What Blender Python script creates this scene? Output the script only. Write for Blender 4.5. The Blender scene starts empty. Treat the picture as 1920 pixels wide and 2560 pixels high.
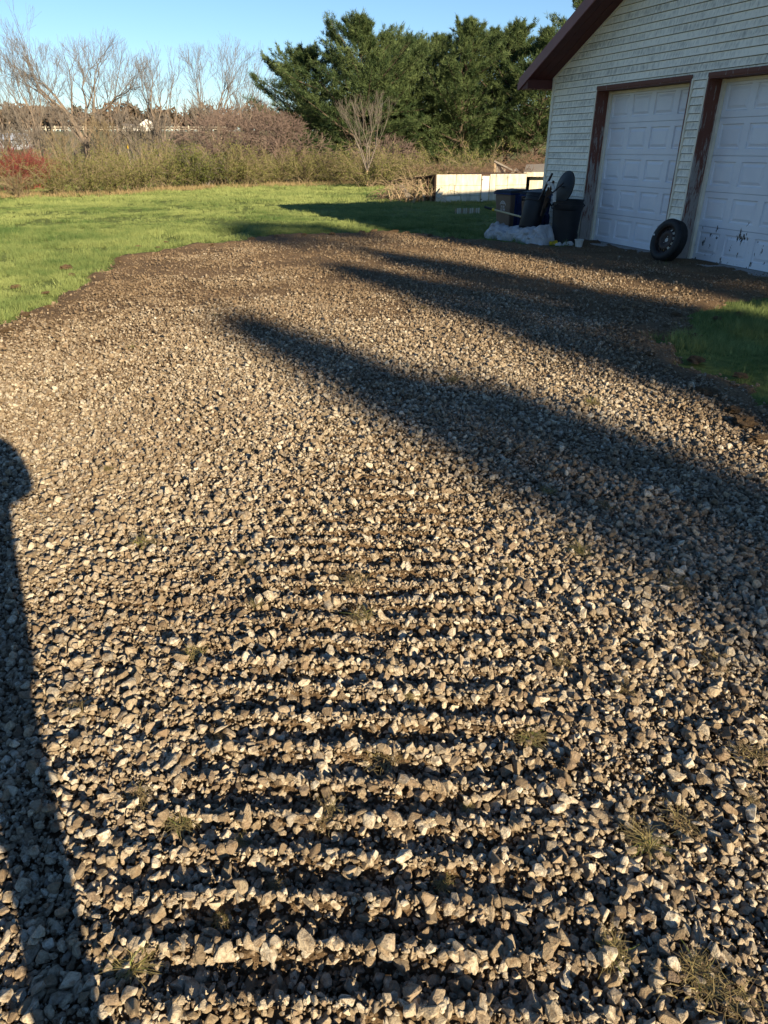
import bpy, bmesh, math, random
import numpy as np
from mathutils import Vector, Matrix, noise as mnoise
R = math.radians
scene = bpy.context.scene

# ------------------------------------------------------------------ camera
CAM_H, PITCH, FPX = 1.6, R(28.06), 1707.0
cam_data = bpy.data.cameras.new('camera')
cam_data.sensor_fit = 'VERTICAL'; cam_data.sensor_height = 36.0; cam_data.sensor_width = 27.0
cam_data.lens = 36.0 * FPX / 2560.0
cam_data.clip_start = 0.02; cam_data.clip_end = 3000
cam = bpy.data.objects.new('camera', cam_data)
cam.location = (0, 0, CAM_H); cam.rotation_euler = (R(90) - PITCH, 0, 0)
scene.collection.objects.link(cam); scene.camera = cam

# ------------------------------------------------------------------ sky, sun, exposure
SUN_AZ, SUN_EL = R(33.0), R(19.0)          # shadows fall 33 degrees left of the view direction
world = bpy.data.worlds.new('World'); scene.world = world; world.use_nodes = True
wn = world.node_tree.nodes; wl = world.node_tree.links
bg = wn['Background']; sky = wn.new('ShaderNodeTexSky'); sky.sky_type = 'NISHITA'
sky.sun_disc = False; sky.sun_elevation = SUN_EL; sky.sun_rotation = math.pi - SUN_AZ
sky.air_density = 1.0; sky.dust_density = 0.0; sky.ozone_density = 4.8; sky.altitude = 100
wl.new(sky.outputs[0], bg.inputs[0]); bg.inputs[1].default_value = 0.057
sun_d = bpy.data.lights.new('sun', 'SUN'); sun_d.energy = 5.0; sun_d.angle = R(0.53); sun_d.color = (1.0, 0.81, 0.55)
sun = bpy.data.objects.new('sun', sun_d); scene.collection.objects.link(sun)
SD = Vector((-math.sin(SUN_AZ) * math.cos(SUN_EL), math.cos(SUN_AZ) * math.cos(SUN_EL), -math.sin(SUN_EL)))
sun.rotation_euler = SD.to_track_quat('-Z', 'Y').to_euler(); sun.location = (20, -30, 20)
vs = scene.view_settings; vs.view_transform = 'Standard'; vs.look = 'None'; vs.exposure = 1.42; vs.gamma = 1.0
vs.use_curve_mapping = False
scene.cycles.max_bounces = 6; scene.cycles.transparent_max_bounces = 8

# ------------------------------------------------------------------ helpers
CP, SP = math.cos(PITCH), math.sin(PITCH)
def ray(px, py):
    u = (px - 960) / FPX; v = (1280 - py) / FPX
    return u, CP + v * SP, v * CP - SP
def gp(px, py, z=0.0):
    x, y, zz = ray(px, py); k = (z - CAM_H) / zz
    return (x * k, y * k)
def at(px, py, Y):
    x, y, z = ray(px, py); k = Y / y
    return Vector((x * k, Y, CAM_H + z * k))
def pix(P):
    P = np.asarray(P, float); f = P[:, 1] * CP - (P[:, 2] - CAM_H) * SP
    up = P[:, 1] * SP + (P[:, 2] - CAM_H) * CP
    f = np.where(f < 1e-3, 1e-3, f)
    return 960 + FPX * P[:, 0] / f, 1280 - FPX * up / f, f
def shade_pos(perp, along):          # ground position in sun-aligned coordinates
    s, c = math.sin(SUN_AZ), math.cos(SUN_AZ)
    return perp * c - along * s, perp * s + along * c

def hsh(ix, iy, seed):
    n = (ix.astype(np.int64) * 374761393 + iy.astype(np.int64) * 668265263 + seed * 144269) & 0x7fffffff
    n = ((n ^ (n >> 13)) * 1274126177) & 0x7fffffff
    return ((n ^ (n >> 16)) & 0xffff) / 65535.0
def vnoise(x, y, s=1.0, seed=0):
    x = np.asarray(x, float) / s; y = np.asarray(y, float) / s
    ix, iy = np.floor(x), np.floor(y); fx, fy = x - ix, y - iy
    fx = fx * fx * (3 - 2 * fx); fy = fy * fy * (3 - 2 * fy)
    a = hsh(ix, iy, seed); b = hsh(ix + 1, iy, seed); c = hsh(ix, iy + 1, seed); d = hsh(ix + 1, iy + 1, seed)
    return (a * (1 - fx) + b * fx) * (1 - fy) + (c * (1 - fx) + d * fx) * fy
def smooth(a, b, x): 
    t = np.clip((np.asarray(x, float) - a) / (b - a), 0, 1); return t * t * (3 - 2 * t)
def in_poly(x, y, poly):
    ins = np.zeros(len(x), bool); n = len(poly)
    for i in range(n):
        x0, y0 = poly[i]; x1, y1 = poly[(i + 1) % n]
        if y0 == y1: continue
        c = ((y0 > y) != (y1 > y)) & (x < (x1 - x0) * (y - y0) / (y1 - y0) + x0)
        ins ^= c
    return ins
def poly_dist(x, y, poly):
    d = np.full(len(x), 1e9); n = len(poly)
    for i in range(n):
        ax, ay = poly[i]; bx, by = poly[(i + 1) % n]; ex, ey = bx - ax, by - ay
        t = np.clip(((x - ax) * ex + (y - ay) * ey) / (ex * ex + ey * ey), 0, 1)
        d = np.minimum(d, np.hypot(x - ax - t * ex, y - ay - t * ey))
    return d

def link(o, parent=None):
    scene.collection.objects.link(o)
    if parent is not None: o.parent = parent
    return o
def mesh_np(name, V, F, mat=None, smooth_shade=False):
    me = bpy.data.meshes.new(name)
    V = np.asarray(V, np.float32).reshape(-1, 3); F = np.asarray(F, np.int32); k = F.shape[1]
    me.vertices.add(len(V)); me.vertices.foreach_set('co', V.ravel())
    me.loops.add(F.size); me.loops.foreach_set('vertex_index', F.ravel())
    me.polygons.add(len(F)); me.polygons.foreach_set('loop_start', np.arange(0, F.size, k, dtype=np.int32))
    me.update(calc_edges=True)
    if smooth_shade: me.polygons.foreach_set('use_smooth', np.ones(len(F), bool))
    if mat: me.materials.append(mat)
    return me
def obj_np(name, V, F, mat, parent=None, sm=False):
    return link(bpy.data.objects.new(name, mesh_np(name, V, F, mat, sm)), parent)
def empty(name, loc=(0, 0, 0), rz=0.0):
    o = bpy.data.objects.new(name, None); o.location = loc; o.rotation_euler = (0, 0, rz); o.empty_display_size = 0.2
    return link(o)
def tag(o, label, cat, group=None):
    o['label'] = label; o['category'] = cat
    if group: o['group'] = group
    return o
def struct(o): o['kind'] = 'structure'; return o
def stuff(o, label=None, cat=None):
    o['kind'] = 'stuff'
    if label: o['label'] = label
    if cat: o['category'] = cat
    return o
def copy_tree(o, parent=None):
    c = o.copy(); scene.collection.objects.link(c); c.parent = parent
    for ch in list(o.children): copy_tree(ch, c)
    return c

class MB:
    """collects boxes, prisms, lathes and tubes into one mesh"""
    def __init__(s): s.V = []; s.F = []
    def add(s, V, F):
        n = len(s.V); s.V += [tuple(v) for v in V]; s.F += [tuple(i + n for i in f) for f in F]; return s
    def box(s, a, b, m=None):
        x0, y0, z0 = a; x1, y1, z1 = b
        V = [Vector(v) for v in ((x0,y0,z0),(x1,y0,z0),(x1,y1,z0),(x0,y1,z0),(x0,y0,z1),(x1,y0,z1),(x1,y1,z1),(x0,y1,z1))]
        if m is not None: V = [m @ v for v in V]
        return s.add(V, [(0,3,2,1),(4,5,6,7),(0,1,5,4),(1,2,6,5),(2,3,7,6),(3,0,4,7)])
    def prism(s, prof, y0, y1, m=None):        # profile in x,z extruded along y
        n = len(prof); V = [Vector((x, y0, z)) for x, z in prof] + [Vector((x, y1, z)) for x, z in prof]
        if m is not None: V = [m @ v for v in V]
        return s.add(V, [tuple(range(n)), tuple(range(2*n-1, n-1, -1))] + [(i, i+n, (i+1)%n+n, (i+1)%n) for i in range(n)])
    def lathe(s, prof, n=24, m=None, sx=1, sy=1):
        V = []; F = []
        for r, z in prof:
            for i in range(n):
                a = 2*math.pi*i/n; v = Vector((r*math.cos(a)*sx, r*math.sin(a)*sy, z)); V.append(m @ v if m is not None else v)
        for k in range(len(prof)-1):
            for i in range(n): j = (i+1)%n; F.append((k*n+i, k*n+j, (k+1)*n+j, (k+1)*n+i))
        return s.add(V, F)
    def tube(s, pts, rad, n=6):
        pts = [Vector(p) for p in pts]; V = []; F = []
        rs = rad if isinstance(rad, (list, tuple)) else [rad]*len(pts)
        for i, p in enumerate(pts):
            d = (pts[min(i+1, len(pts)-1)] - pts[max(i-1, 0)]).normalized()
            a = d.cross(Vector((0,0,1)));  a = a.normalized() if a.length > 1e-3 else Vector((1,0,0)); b = d.cross(a)
            for k in range(n):
                t = 2*math.pi*k/n; V.append(p + (a*math.cos(t) + b*math.sin(t))*rs[i])
        for i in range(len(pts)-1):
            for k in range(n): j = (k+1)%n; F.append((i*n+k, i*n+j, (i+1)*n+j, (i+1)*n+k))
        F.append(tuple(range(n-1, -1, -1))); F.append(tuple(range(len(V)-n, len(V))))
        return s.add(V, F)
    def build(s, name, mat, parent=None, sm=False, bevel=0):
        me = bpy.data.meshes.new(name); me.from_pydata(s.V, [], s.F); me.materials.append(mat)
        if sm:
            for p in me.polygons: p.use_smooth = True
            me.set_sharp_from_angle(angle=R(40))
        o = link(bpy.data.objects.new(name, me), parent)
        if bevel:
            b = o.modifiers.new('bevel', 'BEVEL'); b.width = bevel; b.segments = 2; b.limit_method = 'ANGLE'
        return o

def segs_mesh(segs, sides=3):
    S = np.asarray(segs, float).reshape(-1, 8); p0, p1, r0, r1 = S[:, :3], S[:, 3:6], S[:, 6], S[:, 7]
    d = p1 - p0; d /= np.maximum(np.linalg.norm(d, axis=1, keepdims=True), 1e-6)
    ref = np.where(np.abs(d[:, 2:3]) > 0.9, np.array([[1., 0, 0]]), np.array([[0, 0, 1.]]))
    a = np.cross(d, ref); a /= np.linalg.norm(a, axis=1, keepdims=True); b = np.cross(d, a)
    ang = np.arange(sides) * 2 * math.pi / sides
    off = a[:, None] * np.cos(ang)[None, :, None] + b[:, None] * np.sin(ang)[None, :, None]
    V = np.concatenate([p0[:, None] + off * r0[:, None, None], p1[:, None] + off * r1[:, None, None]], 1)
    base = np.arange(len(S))[:, None, None] * (2 * sides)
    i = np.arange(sides); j = (i + 1) % sides
    F = base + np.stack([i, j, j + sides, i + sides], 1)[None]
    return V.reshape(-1, 3), F.reshape(-1, 4)

# ------------------------------------------------------------------ materials
def new_mat(name):
    m = bpy.data.materials.new(name); m.use_nodes = True; nt = m.node_tree
    return m, nt, nt.nodes['Principled BSDF'], nt.nodes, nt.links
def ramp(N, stops):
    r = N.new('ShaderNodeValToRGB'); e = r.color_ramp.elements
    while len(e) > len(stops): e.remove(e[-1])
    while len(e) < len(stops): e.new(1.0)
    for el, (p, c) in zip(e, stops): el.position = p; el.color = (*c, 1) if len(c) == 3 else c
    return r
def noise_node(N, L, scale, detail=4, rough=0.6, vec=None, dim='3D'):
    n = N.new('ShaderNodeTexNoise'); n.inputs['Scale'].default_value = scale; n.inputs['Detail'].default_value = detail
    n.inputs['Roughness'].default_value = rough
    if vec is not None: L.new(vec, n.inputs['Vector'])
    return n
def mixc(N, L, fac, a, b, mode='MIX'):
    m = N.new('ShaderNodeMix'); m.data_type = 'RGBA'; m.blend_type = mode
    for s, v in ((m.inputs[0], fac), (m.inputs[6], a), (m.inputs[7], b)):
        if hasattr(v, 'links'): L.new(v, s)
        else: s.default_value = v if not isinstance(v, tuple) else ((*v, 1) if len(v) == 3 else v)
    return m.outputs[2]
def coords(N, L, kind='Object', scale=(1, 1, 1)):
    t = N.new('ShaderNodeTexCoord'); mp = N.new('ShaderNodeMapping'); mp.inputs['Scale'].default_value = scale
    L.new(t.outputs[kind], mp.inputs[0]); return mp.outputs[0]
def bump(N, L, bs, h, strength=0.3, dist=0.01):
    b = N.new('ShaderNodeBump'); b.inputs['Strength'].default_value = strength; b.inputs['Distance'].default_value = dist
    L.new(h, b.inputs['Height']); L.new(b.outputs[0], bs.inputs['Normal'])
def simple(name, col, col2=None, scale=8, rough=0.7, bmp=0.2, bd=0.01, spec=0.3, metal=0, stretch=(1, 1, 1)):
    m, nt, bs, N, L = new_mat(name); vec = coords(N, L, 'Object', stretch); n = noise_node(N, L, scale, 6, 0.6, vec)
    col2 = col2 or tuple(c * 0.7 for c in col)
    r = ramp(N, [(0.3, col2), (0.7, col)]); L.new(n.outputs[0], r.inputs[0]); L.new(r.outputs[0], bs.inputs['Base Color'])
    bs.inputs['Roughness'].default_value = rough; bs.inputs['Specular IOR Level'].default_value = spec
    bs.inputs['Metallic'].default_value = metal
    if bmp: bump(N, L, bs, n.outputs[0], bmp, bd)
    return m
def attr_inst(N, name, typ='INSTANCER'):
    a = N.new('ShaderNodeAttribute'); a.attribute_type = typ; a.attribute_name = name; return a
def leafy(name, c1, c2, trans=0.25, attr=True, rough=0.6, spec=0.15):
    """foliage: colour from a per-face attribute 'tint', a little light coming through"""
    m, nt, bs, N, L = new_mat(name)
    a = attr_inst(N, 'tint', 'GEOMETRY') if attr else attr_inst(N, 'tint', 'INSTANCER')
    r = ramp(N, [(0.0, c1), (1.0, c2)]); L.new(a.outputs['Fac'], r.inputs[0])
    L.new(r.outputs[0], bs.inputs['Base Color']); bs.inputs['Roughness'].default_value = rough
    bs.inputs['Specular IOR Level'].default_value = spec
    if trans:
        t = N.new('ShaderNodeBsdfTranslucent'); L.new(r.outputs[0], t.inputs[0]); mx = N.new('ShaderNodeMixShader')
        mx.inputs[0].default_value = trans; L.new(bs.outputs[0], mx.inputs[1]); L.new(t.outputs[0], mx.inputs[2])
        L.new(mx.outputs[0], N['Material Output'].inputs[0])
    return m
def set_tint(me, vals, domain='FACE'):
    a = me.attributes.new('tint', 'FLOAT', domain); a.data.foreach_set('value', np.asarray(vals, np.float32))

M = {}
def stone_mat():
    m, nt, bs, N, L = new_mat('crushed_stone')
    oi = N.new('ShaderNodeObjectInfo')
    at_ = attr_inst(N, 'tint'); sm_ = N.new('ShaderNodeMath'); sm_.operation = 'ADD'
    L.new(oi.outputs['Random'], sm_.inputs[0]); L.new(at_.outputs['Fac'], sm_.inputs[1])
    fr = N.new('ShaderNodeMath'); fr.operation = 'FRACT'; L.new(sm_.outputs[0], fr.inputs[0])
    r = ramp(N, [(0.0, (.155, .118, .08)), (.18, (.30, .24, .16)), (.38, (.56, .49, .37)), (.52, (.25, .185, .125)), (.68, (.41, .34, .24)), (.84, (.66, .60, .48)), (1., (.22, .195, .16))])
    L.new(fr.outputs[0], r.inputs[0])
    vec = coords(N, L, 'Object'); n = noise_node(N, L, 2.2, 6, 0.7, vec); n2 = noise_node(N, L, 7, 5, 0.75, vec)
    add = N.new('ShaderNodeVectorMath'); add.operation = 'MULTIPLY_ADD'; L.new(oi.outputs['Location'], add.inputs[0])
    add.inputs[1].default_value = (31, 31, 31); L.new(vec, add.inputs[2]); L.new(add.outputs[0], n.inputs['Vector']); L.new(add.outputs[0], n2.inputs['Vector'])
    dm = N.new('ShaderNodeMath'); dm.operation = 'MULTIPLY_ADD'; da = attr_inst(N, 'dirt'); L.new(da.outputs['Fac'], dm.inputs[0]); dm.inputs[1].default_value = .22; L.new(n.outputs[0], dm.inputs[2])
    d = ramp(N, [(.46, (0, 0, 0)), (.64, (.88, .88, .88))]); L.new(dm.outputs[0], d.inputs[0])
    c = mixc(N, L, d.outputs[0], r.outputs[0], (.185, .130, .078))
    s = ramp(N, [(.3, (.62, .62, .62)), (.65, (1.12, 1.12, 1.12))]); L.new(n2.outputs[0], s.inputs[0])
    L.new(mixc(N, L, 1.0, c, s.outputs[0], 'MULTIPLY'), bs.inputs['Base Color'])
    bs.inputs['Roughness'].default_value = .88; bs.inputs['Specular IOR Level'].default_value = .25
    bump(N, L, bs, n2.outputs[0], .5, .15)
    return m
M['stone'] = stone_mat()
def soil_mat():
    m, nt, bs, N, L = new_mat('brown_soil'); vec = coords(N, L, 'Object')
    n = noise_node(N, L, 55, 6, .7, vec); n2 = noise_node(N, L, 1.3, 4, .6, vec)
    r = ramp(N, [(.3, (.08, .054, .032)), (.55, (.20, .138, .082)), (.75, (.33, .25, .16))]); L.new(n.outputs[0], r.inputs[0])
    s = ramp(N, [(.3, (.7, .7, .7)), (.7, (1.15, 1.12, 1.08))]); L.new(n2.outputs[0], s.inputs[0])
    L.new(mixc(N, L, 1.0, r.outputs[0], s.outputs[0], 'MULTIPLY'), bs.inputs['Base Color'])
    bs.inputs['Roughness'].default_value = .95; bs.inputs['Specular IOR Level'].default_value = .1
    bump(N, L, bs, n.outputs[0], 1.0, .035); return m
M['soil'] = soil_mat()
def lawn_mat():
    m, nt, bs, N, L = new_mat('lawn_ground'); g = N.new('ShaderNodeNewGeometry'); sx = N.new('ShaderNodeSeparateXYZ')
    L.new(g.outputs['Position'], sx.inputs[0]); vec = g.outputs['Position']
    n = noise_node(N, L, 9, 6, .7, vec); n2 = noise_node(N, L, .35, 5, .6, vec)
    r = ramp(N, [(.3, (.05, .07, .018)), (.7, (.15, .19, .05))]); L.new(n.outputs[0], r.inputs[0])
    f = ramp(N, [(.3, (.10, .095, .045)), (.7, (.19, .17, .09))]); L.new(n2.outputs[0], f.inputs[0])
    mr = N.new('ShaderNodeMapRange'); mr.inputs[1].default_value = 37; mr.inputs[2].default_value = 41; L.new(sx.outputs[1], mr.inputs[0])
    L.new(mixc(N, L, mr.outputs[0], r.outputs[0], f.outputs[0]), bs.inputs['Base Color'])
    bs.inputs['Roughness'].default_value = .95; bs.inputs['Specular IOR Level'].default_value = .1
    bump(N, L, bs, n.outputs[0], .6, .04); return m
M['lawn'] = lawn_mat()
M['grass'] = leafy('grass_blades', (.068, .120, .036), (.25, .295, .105), .22, attr=False)
M['straw'] = leafy('straw', (.20, .15, .08), (.34, .27, .14), .2)
M['green_weed'] = leafy('green_weed', (.07, .12, .02), (.20, .24, .06), .3)
M['weed'] = leafy('weed_blades', (.12, .085, .05), (.30, .26, .11), .2)
def siding_mat():
    m, nt, bs, N, L = new_mat('mildewed_vinyl')
    def mth(op, x, y=None):
        k = N.new('ShaderNodeMath'); k.operation = op
        for s, v in zip(k.inputs, (x, y)):
            if v is None: continue
            if hasattr(v, 'links'): L.new(v, s)
            else: s.default_value = v
        return k.outputs[0]
    sx = N.new('ShaderNodeSeparateXYZ'); t = N.new('ShaderNodeTexCoord'); L.new(t.outputs['Object'], sx.inputs[0])
    zz = mth('DIVIDE', mth('SUBTRACT', sx.outputs[2], .15), .106); row = mth('FLOOR', zz); ph = mth('FRACT', zz)      # one lap is 0.106 m
    cb = N.new('ShaderNodeCombineXYZ'); L.new(mth('MULTIPLY', sx.outputs[0], 26.0), cb.inputs[0]); L.new(mth('MULTIPLY', row, 7.31), cb.inputs[1]); L.new(mth('MULTIPLY', ph, .9), cb.inputs[2])
    n = noise_node(N, L, 1.0, 6, .70, cb.outputs[0]); n.inputs['Distortion'].default_value = .5
    cb2 = N.new('ShaderNodeCombineXYZ'); L.new(mth('MULTIPLY', sx.outputs[0], .55), cb2.inputs[0]); L.new(mth('MULTIPLY', row, .9), cb2.inputs[1])
    n2 = noise_node(N, L, 1.0, 3, .6, cb2.outputs[0])
    hump = mth('MULTIPLY', mth('MULTIPLY', ph, mth('SUBTRACT', 1.0, ph)), 4.0)              # algae sits across the middle of each lap
    v = mth('ADD', mth('ADD', n.outputs[0], mth('MULTIPLY', n2.outputs[0], .75)), mth('MULTIPLY', hump, .14))
    mr = N.new('ShaderNodeMapRange'); mr.inputs[1].default_value = .90; mr.inputs[2].default_value = 1.26; L.new(v, mr.inputs[0])
    r = ramp(N, [(.0, (0, 0, 0)), (.45, (.35, .35, .35)), (1, (.95, .95, .95))]); L.new(mr.outputs[0], r.inputs[0])
    c = mixc(N, L, r.outputs[0], (.86, .82, .70), (.31, .30, .26))
    L.new(c, bs.inputs['Base Color']); bs.inputs['Roughness'].default_value = .55; bs.inputs['Specular IOR Level'].default_value = .3
    bump(N, L, bs, n2.outputs[0], .15, .01); return m
M['siding'] = siding_mat()
M['vinyl_trim'] = simple('vinyl_trim', (.80, .75, .62), (.66, .61, .49), 6, .5, .05)
M['lap_shade'] = simple('lap_shade_core', (.05, .05, .045), None, 6, .9, 0)  # dark core seen through board gaps, drawing the shadow line under each lap
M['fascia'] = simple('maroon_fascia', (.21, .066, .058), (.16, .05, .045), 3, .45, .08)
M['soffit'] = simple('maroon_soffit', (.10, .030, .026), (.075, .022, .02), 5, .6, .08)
M['shingle'] = simple('roof_shingle', (.06, .055, .05), (.03, .028, .026), 12, .9, .5)
def peel_mat(name, paint, wood, lo, hi):
    m, nt, bs, N, L = new_mat(name); vec = coords(N, L, 'Object', (14, 14, 2.0)); n = noise_node(N, L, 1.5, 8, .72, vec)
    sx = N.new('ShaderNodeSeparateXYZ'); t = N.new('ShaderNodeTexCoord'); L.new(t.outputs['Object'], sx.inputs[0])
    mr = N.new('ShaderNodeMapRange'); mr.inputs[1].default_value = 0; mr.inputs[2].default_value = 2.4; mr.inputs[3].default_value = .10; mr.inputs[4].default_value = -.14
    L.new(sx.outputs[2], mr.inputs[0]); a = N.new('ShaderNodeMath'); a.operation = 'ADD'; L.new(n.outputs[0], a.inputs[0]); L.new(mr.outputs[0], a.inputs[1])
    r = ramp(N, [(lo, (0, 0, 0)), (hi, (1, 1, 1))]); L.new(a.outputs[0], r.inputs[0])
    n3 = noise_node(N, L, 6, 6, .7, vec); w = ramp(N, [(.3, tuple(x * .6 for x in wood)), (.7, wood)]); L.new(n3.outputs[0], w.inputs[0])
    L.new(mixc(N, L, r.outputs[0], paint, w.outputs[0]), bs.inputs['Base Color']); bs.inputs['Roughness'].default_value = .7
    bump(N, L, bs, r.outputs[0], -.5, .004); return m
M['jamb'] = peel_mat('peeling_maroon', (.13, .042, .026), (.33, .30, .28), .46, .51)
def door_mat(name, scuff):
    m, nt, bs, N, L = new_mat(name); vec = coords(N, L, 'Object', (1, 1, 1)); n = noise_node(N, L, 2.2, 5, .6, vec)
    r = ramp(N, [(.3, (.66, .68, .74)), (.7, (.76, .78, .82))]); L.new(n.outputs[0], r.inputs[0]); c = r.outputs[0]
    if scuff:
        v2 = coords(N, L, 'Object', (5.5, 1, 2.2)); k = noise_node(N, L, 2.6, 5, .62, v2); z = N.new('ShaderNodeSeparateXYZ'); t = N.new('ShaderNodeTexCoord')
        L.new(t.outputs['Object'], z.inputs[0]); mr = N.new('ShaderNodeMapRange'); mr.inputs[1].default_value = .55; mr.inputs[2].default_value = 1.15; mr.inputs[3].default_value = 0; mr.inputs[4].default_value = .4
        L.new(z.outputs[2], mr.inputs[0]); s = N.new('ShaderNodeMath'); s.operation = 'SUBTRACT'; L.new(k.outputs[0], s.inputs[0]); L.new(mr.outputs[0], s.inputs[1])
        q = ramp(N, [(.615, (0, 0, 0)), (.63, (1, 1, 1))]); L.new(s.outputs[0], q.inputs[0]); c = mixc(N, L, q.outputs[0], c, (.035, .033, .03))
    L.new(c, bs.inputs['Base Color']); bs.inputs['Roughness'].default_value = .4; bs.inputs['Specular IOR Level'].default_value = .4
    v3 = coords(N, L, 'Object', (3, 3, 60)); g = noise_node(N, L, 4, 3, .5, v3); bump(N, L, bs, g.outputs[0], .12, .003); return m
M['door'] = door_mat('door_paint', False); M['door_scuffed'] = door_mat('door_paint_scuffed', True)
M['concrete'] = simple('concrete', (.34, .33, .31), (.22, .21, .19), 14, .9, .3)
M['rubber'] = simple('tyre_rubber', (.018, .018, .019), (.010, .010, .011), 20, .62, .15, .004)
M['rust'] = simple('rusty_steel', (.045, .026, .020), (.018, .014, .013), 18, .55, .2, .004, .4, .4)
M['dark_plastic'] = simple('dark_grey_plastic', (.012, .014, .019), (.007, .009, .012), 5, .55, .04, .01, .3)
M['black_plastic'] = simple('black_plastic', (.012, .012, .014), None, 6, .4, .04)
M['bin_brown'] = simple('brown_plastic', (.16, .115, .085), (.12, .085, .065), 5, .5, .04)
M['bin_blue'] = simple('blue_plastic', (.012, .035, .13), (.008, .025, .09), 5, .45, .04)
M['decal'] = simple('white_decal', (.62, .62, .62), (.45, .45, .45), 30, .5, 0)
M['sheet'] = simple('crumpled_plastic', (.42, .43, .45), (.27, .27, .28), 6, .45, .3, .02)
M['bucket'] = simple('white_bucket', (.55, .55, .53), (.35, .34, .31), 9, .5, .05)
M['pole_beige'] = simple('beige_pole', (.46, .40, .24), None, 6, .5, .05)
M['yellow'] = simple('yellow_grip', (.55, .38, .02), None, 6, .5, .05)
M['wood_dark'] = simple('dark_wood', (.10, .065, .045), (.045, .03, .022), 12, .85, .4, .01, .15, 0, (1, 1, 5))
M['wood_grey'] = simple('weathered_wood', (.27, .245, .21), (.14, .125, .105), 10, .9, .4, .01, .15, 0, (6, 6, 1))
M['panel'] = simple('bleached_panel', (.56, .53, .44), (.33, .305, .24), 2.6, .85, .3, .01, .2, 0, (3.5, 3.5, 1))
M['panel_white'] = simple('chalky_panel', (.62, .60, .53), (.50, .48, .41), 4, .85, .2)
M['stick'] = simple('bleached_stick', (.36, .28, .18), (.20, .15, .095), 9, .85, .3)
M['vine'] = simple('brown_vine', (.19, .125, .085), (.09, .06, .045), 6, .9, .3)
M['bark_grey'] = simple('grey_bark', (.23, .185, .145), (.11, .088, .07), 4, .9, .5, .03, .15, 0, (3, 3, .7))
M['twig'] = simple('twig', (.175, .155, .135), (.11, .095, .082), 2, .9, .1)
M['twig_pink'] = simple('purplish_twig', (.185, .135, .115), (.115, .085, .073), 2, .9, .1)
M['twig_tan'] = simple('tan_twig', (.24, .195, .125), (.15, .12, .075), 2, .9, .1)
M['twig_red'] = simple('red_twig', (.20, .045, .035), (.11, .03, .027), 2, .8, .1)
M['bark_pine'] = simple('pine_bark', (.11, .08, .06), (.05, .038, .03), 6, .95, .5, .03)
M['needles'] = leafy('pine_needles', (.020, .043, .017), (.105, .143, .055), .2)
M['bush_leaf'] = leafy('bush_leaf', (.075, .085, .025), (.215, .215, .075), .3)
M['juniper'] = leafy('evergreen_leaf', (.045, .062, .018), (.14, .15, .045), .2)
M['far_wood'] = leafy('far_wood', (.055, .050, .035), (.16, .115, .085), .1)
M['white_paint'] = simple('white_paint', (.72, .72, .70), (.6, .6, .58), 3, .6, 0)
M['blue_roof'] = simple('blue_grey_metal', (.34, .38, .45), (.26, .30, .36), 3, .4, 0)
M['grey_roof'] = simple('grey_roof', (.16, .15, .15), None, 3, .8, 0)
M['glass'] = simple('window_glass', (.03, .035, .04), None, 3, .1, 0, .01, .6)
M['jacket'] = simple('navy_jacket', (.03, .035, .05), None, 20, .8, .2)
M['skin'] = simple('skin', (.42, .26, .19), (.36, .21, .15), 10, .5, .05)

# ------------------------------------------------------------------ ground
GX = (math.sin(R(20.25)), -math.cos(R(20.25)))          # garage wall direction, far corner towards the near end
GY = (math.cos(R(20.25)), math.sin(R(20.25)))           # into the building
GC = (3.27, 15.46)
def gw(t, d): return (GC[0] + GX[0] * t + GY[0] * d, GC[1] + GX[1] * t + GY[1] * d)

GRAVEL = [(-5.4, -2.5), (-5.1, 4.0), gp(-40, 830), gp(93, 787), gp(208, 717), gp(300, 648), gp(463, 617), gp(694, 590), gp(870, 583), gp(1007, 586),
          gp(1230, 604), gp(1400, 620), gw(1.35, .12), gw(7.0, .12), gw(8.6, -1.3), gp(1920, 746), gp(1780, 768), gp(1700, 812), gp(1668, 858), gp(1770, 925),
          gp(1920, 1020), (4.4, 2.6), (4.8, -2.5)]
def terrain(x, y):
    y = np.asarray(y, float)
    z = 5.6 * smooth(70, 215, y) + 1.4 * smooth(215, 300, y)
    return z
def gravel_h(x, y):
    x = np.asarray(x, float); y = np.asarray(y, float)
    h = .022 + .030 * (vnoise(x, y, 1.3, 3) - .5) + .022 * (vnoise(x, y, .35, 5) - .5)
    ph = 2 * math.pi * (y + .03 * x + .035 * (vnoise(x, y, .7, 8) - .5)) / .118
    trk = np.exp(-(np.abs(x + .03) / .50) ** 4) * (1 - .85 * smooth(3.0, 5.2, y)) + .28 * np.exp(-((x + 1.0) / .5) ** 2) * (1 - smooth(2.5, 4.0, y))
    sn = np.sin(ph); h += .024 * trk * (sn - .35 * np.cos(2 * ph)) * (.45 + 1.0 * vnoise(x, y, .3, 21))
    return h
def gravel_edge(x, y):               # signed distance to the drive's ragged edge, positive inside
    d = poly_dist(x, y, GRAVEL); s = np.where(in_poly(x, y, GRAVEL), d, -d)
    return s + .34 * (vnoise(x, y, .5, 31) - .5) + .26 * (vnoise(x, y, .13, 32) - .5)

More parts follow.
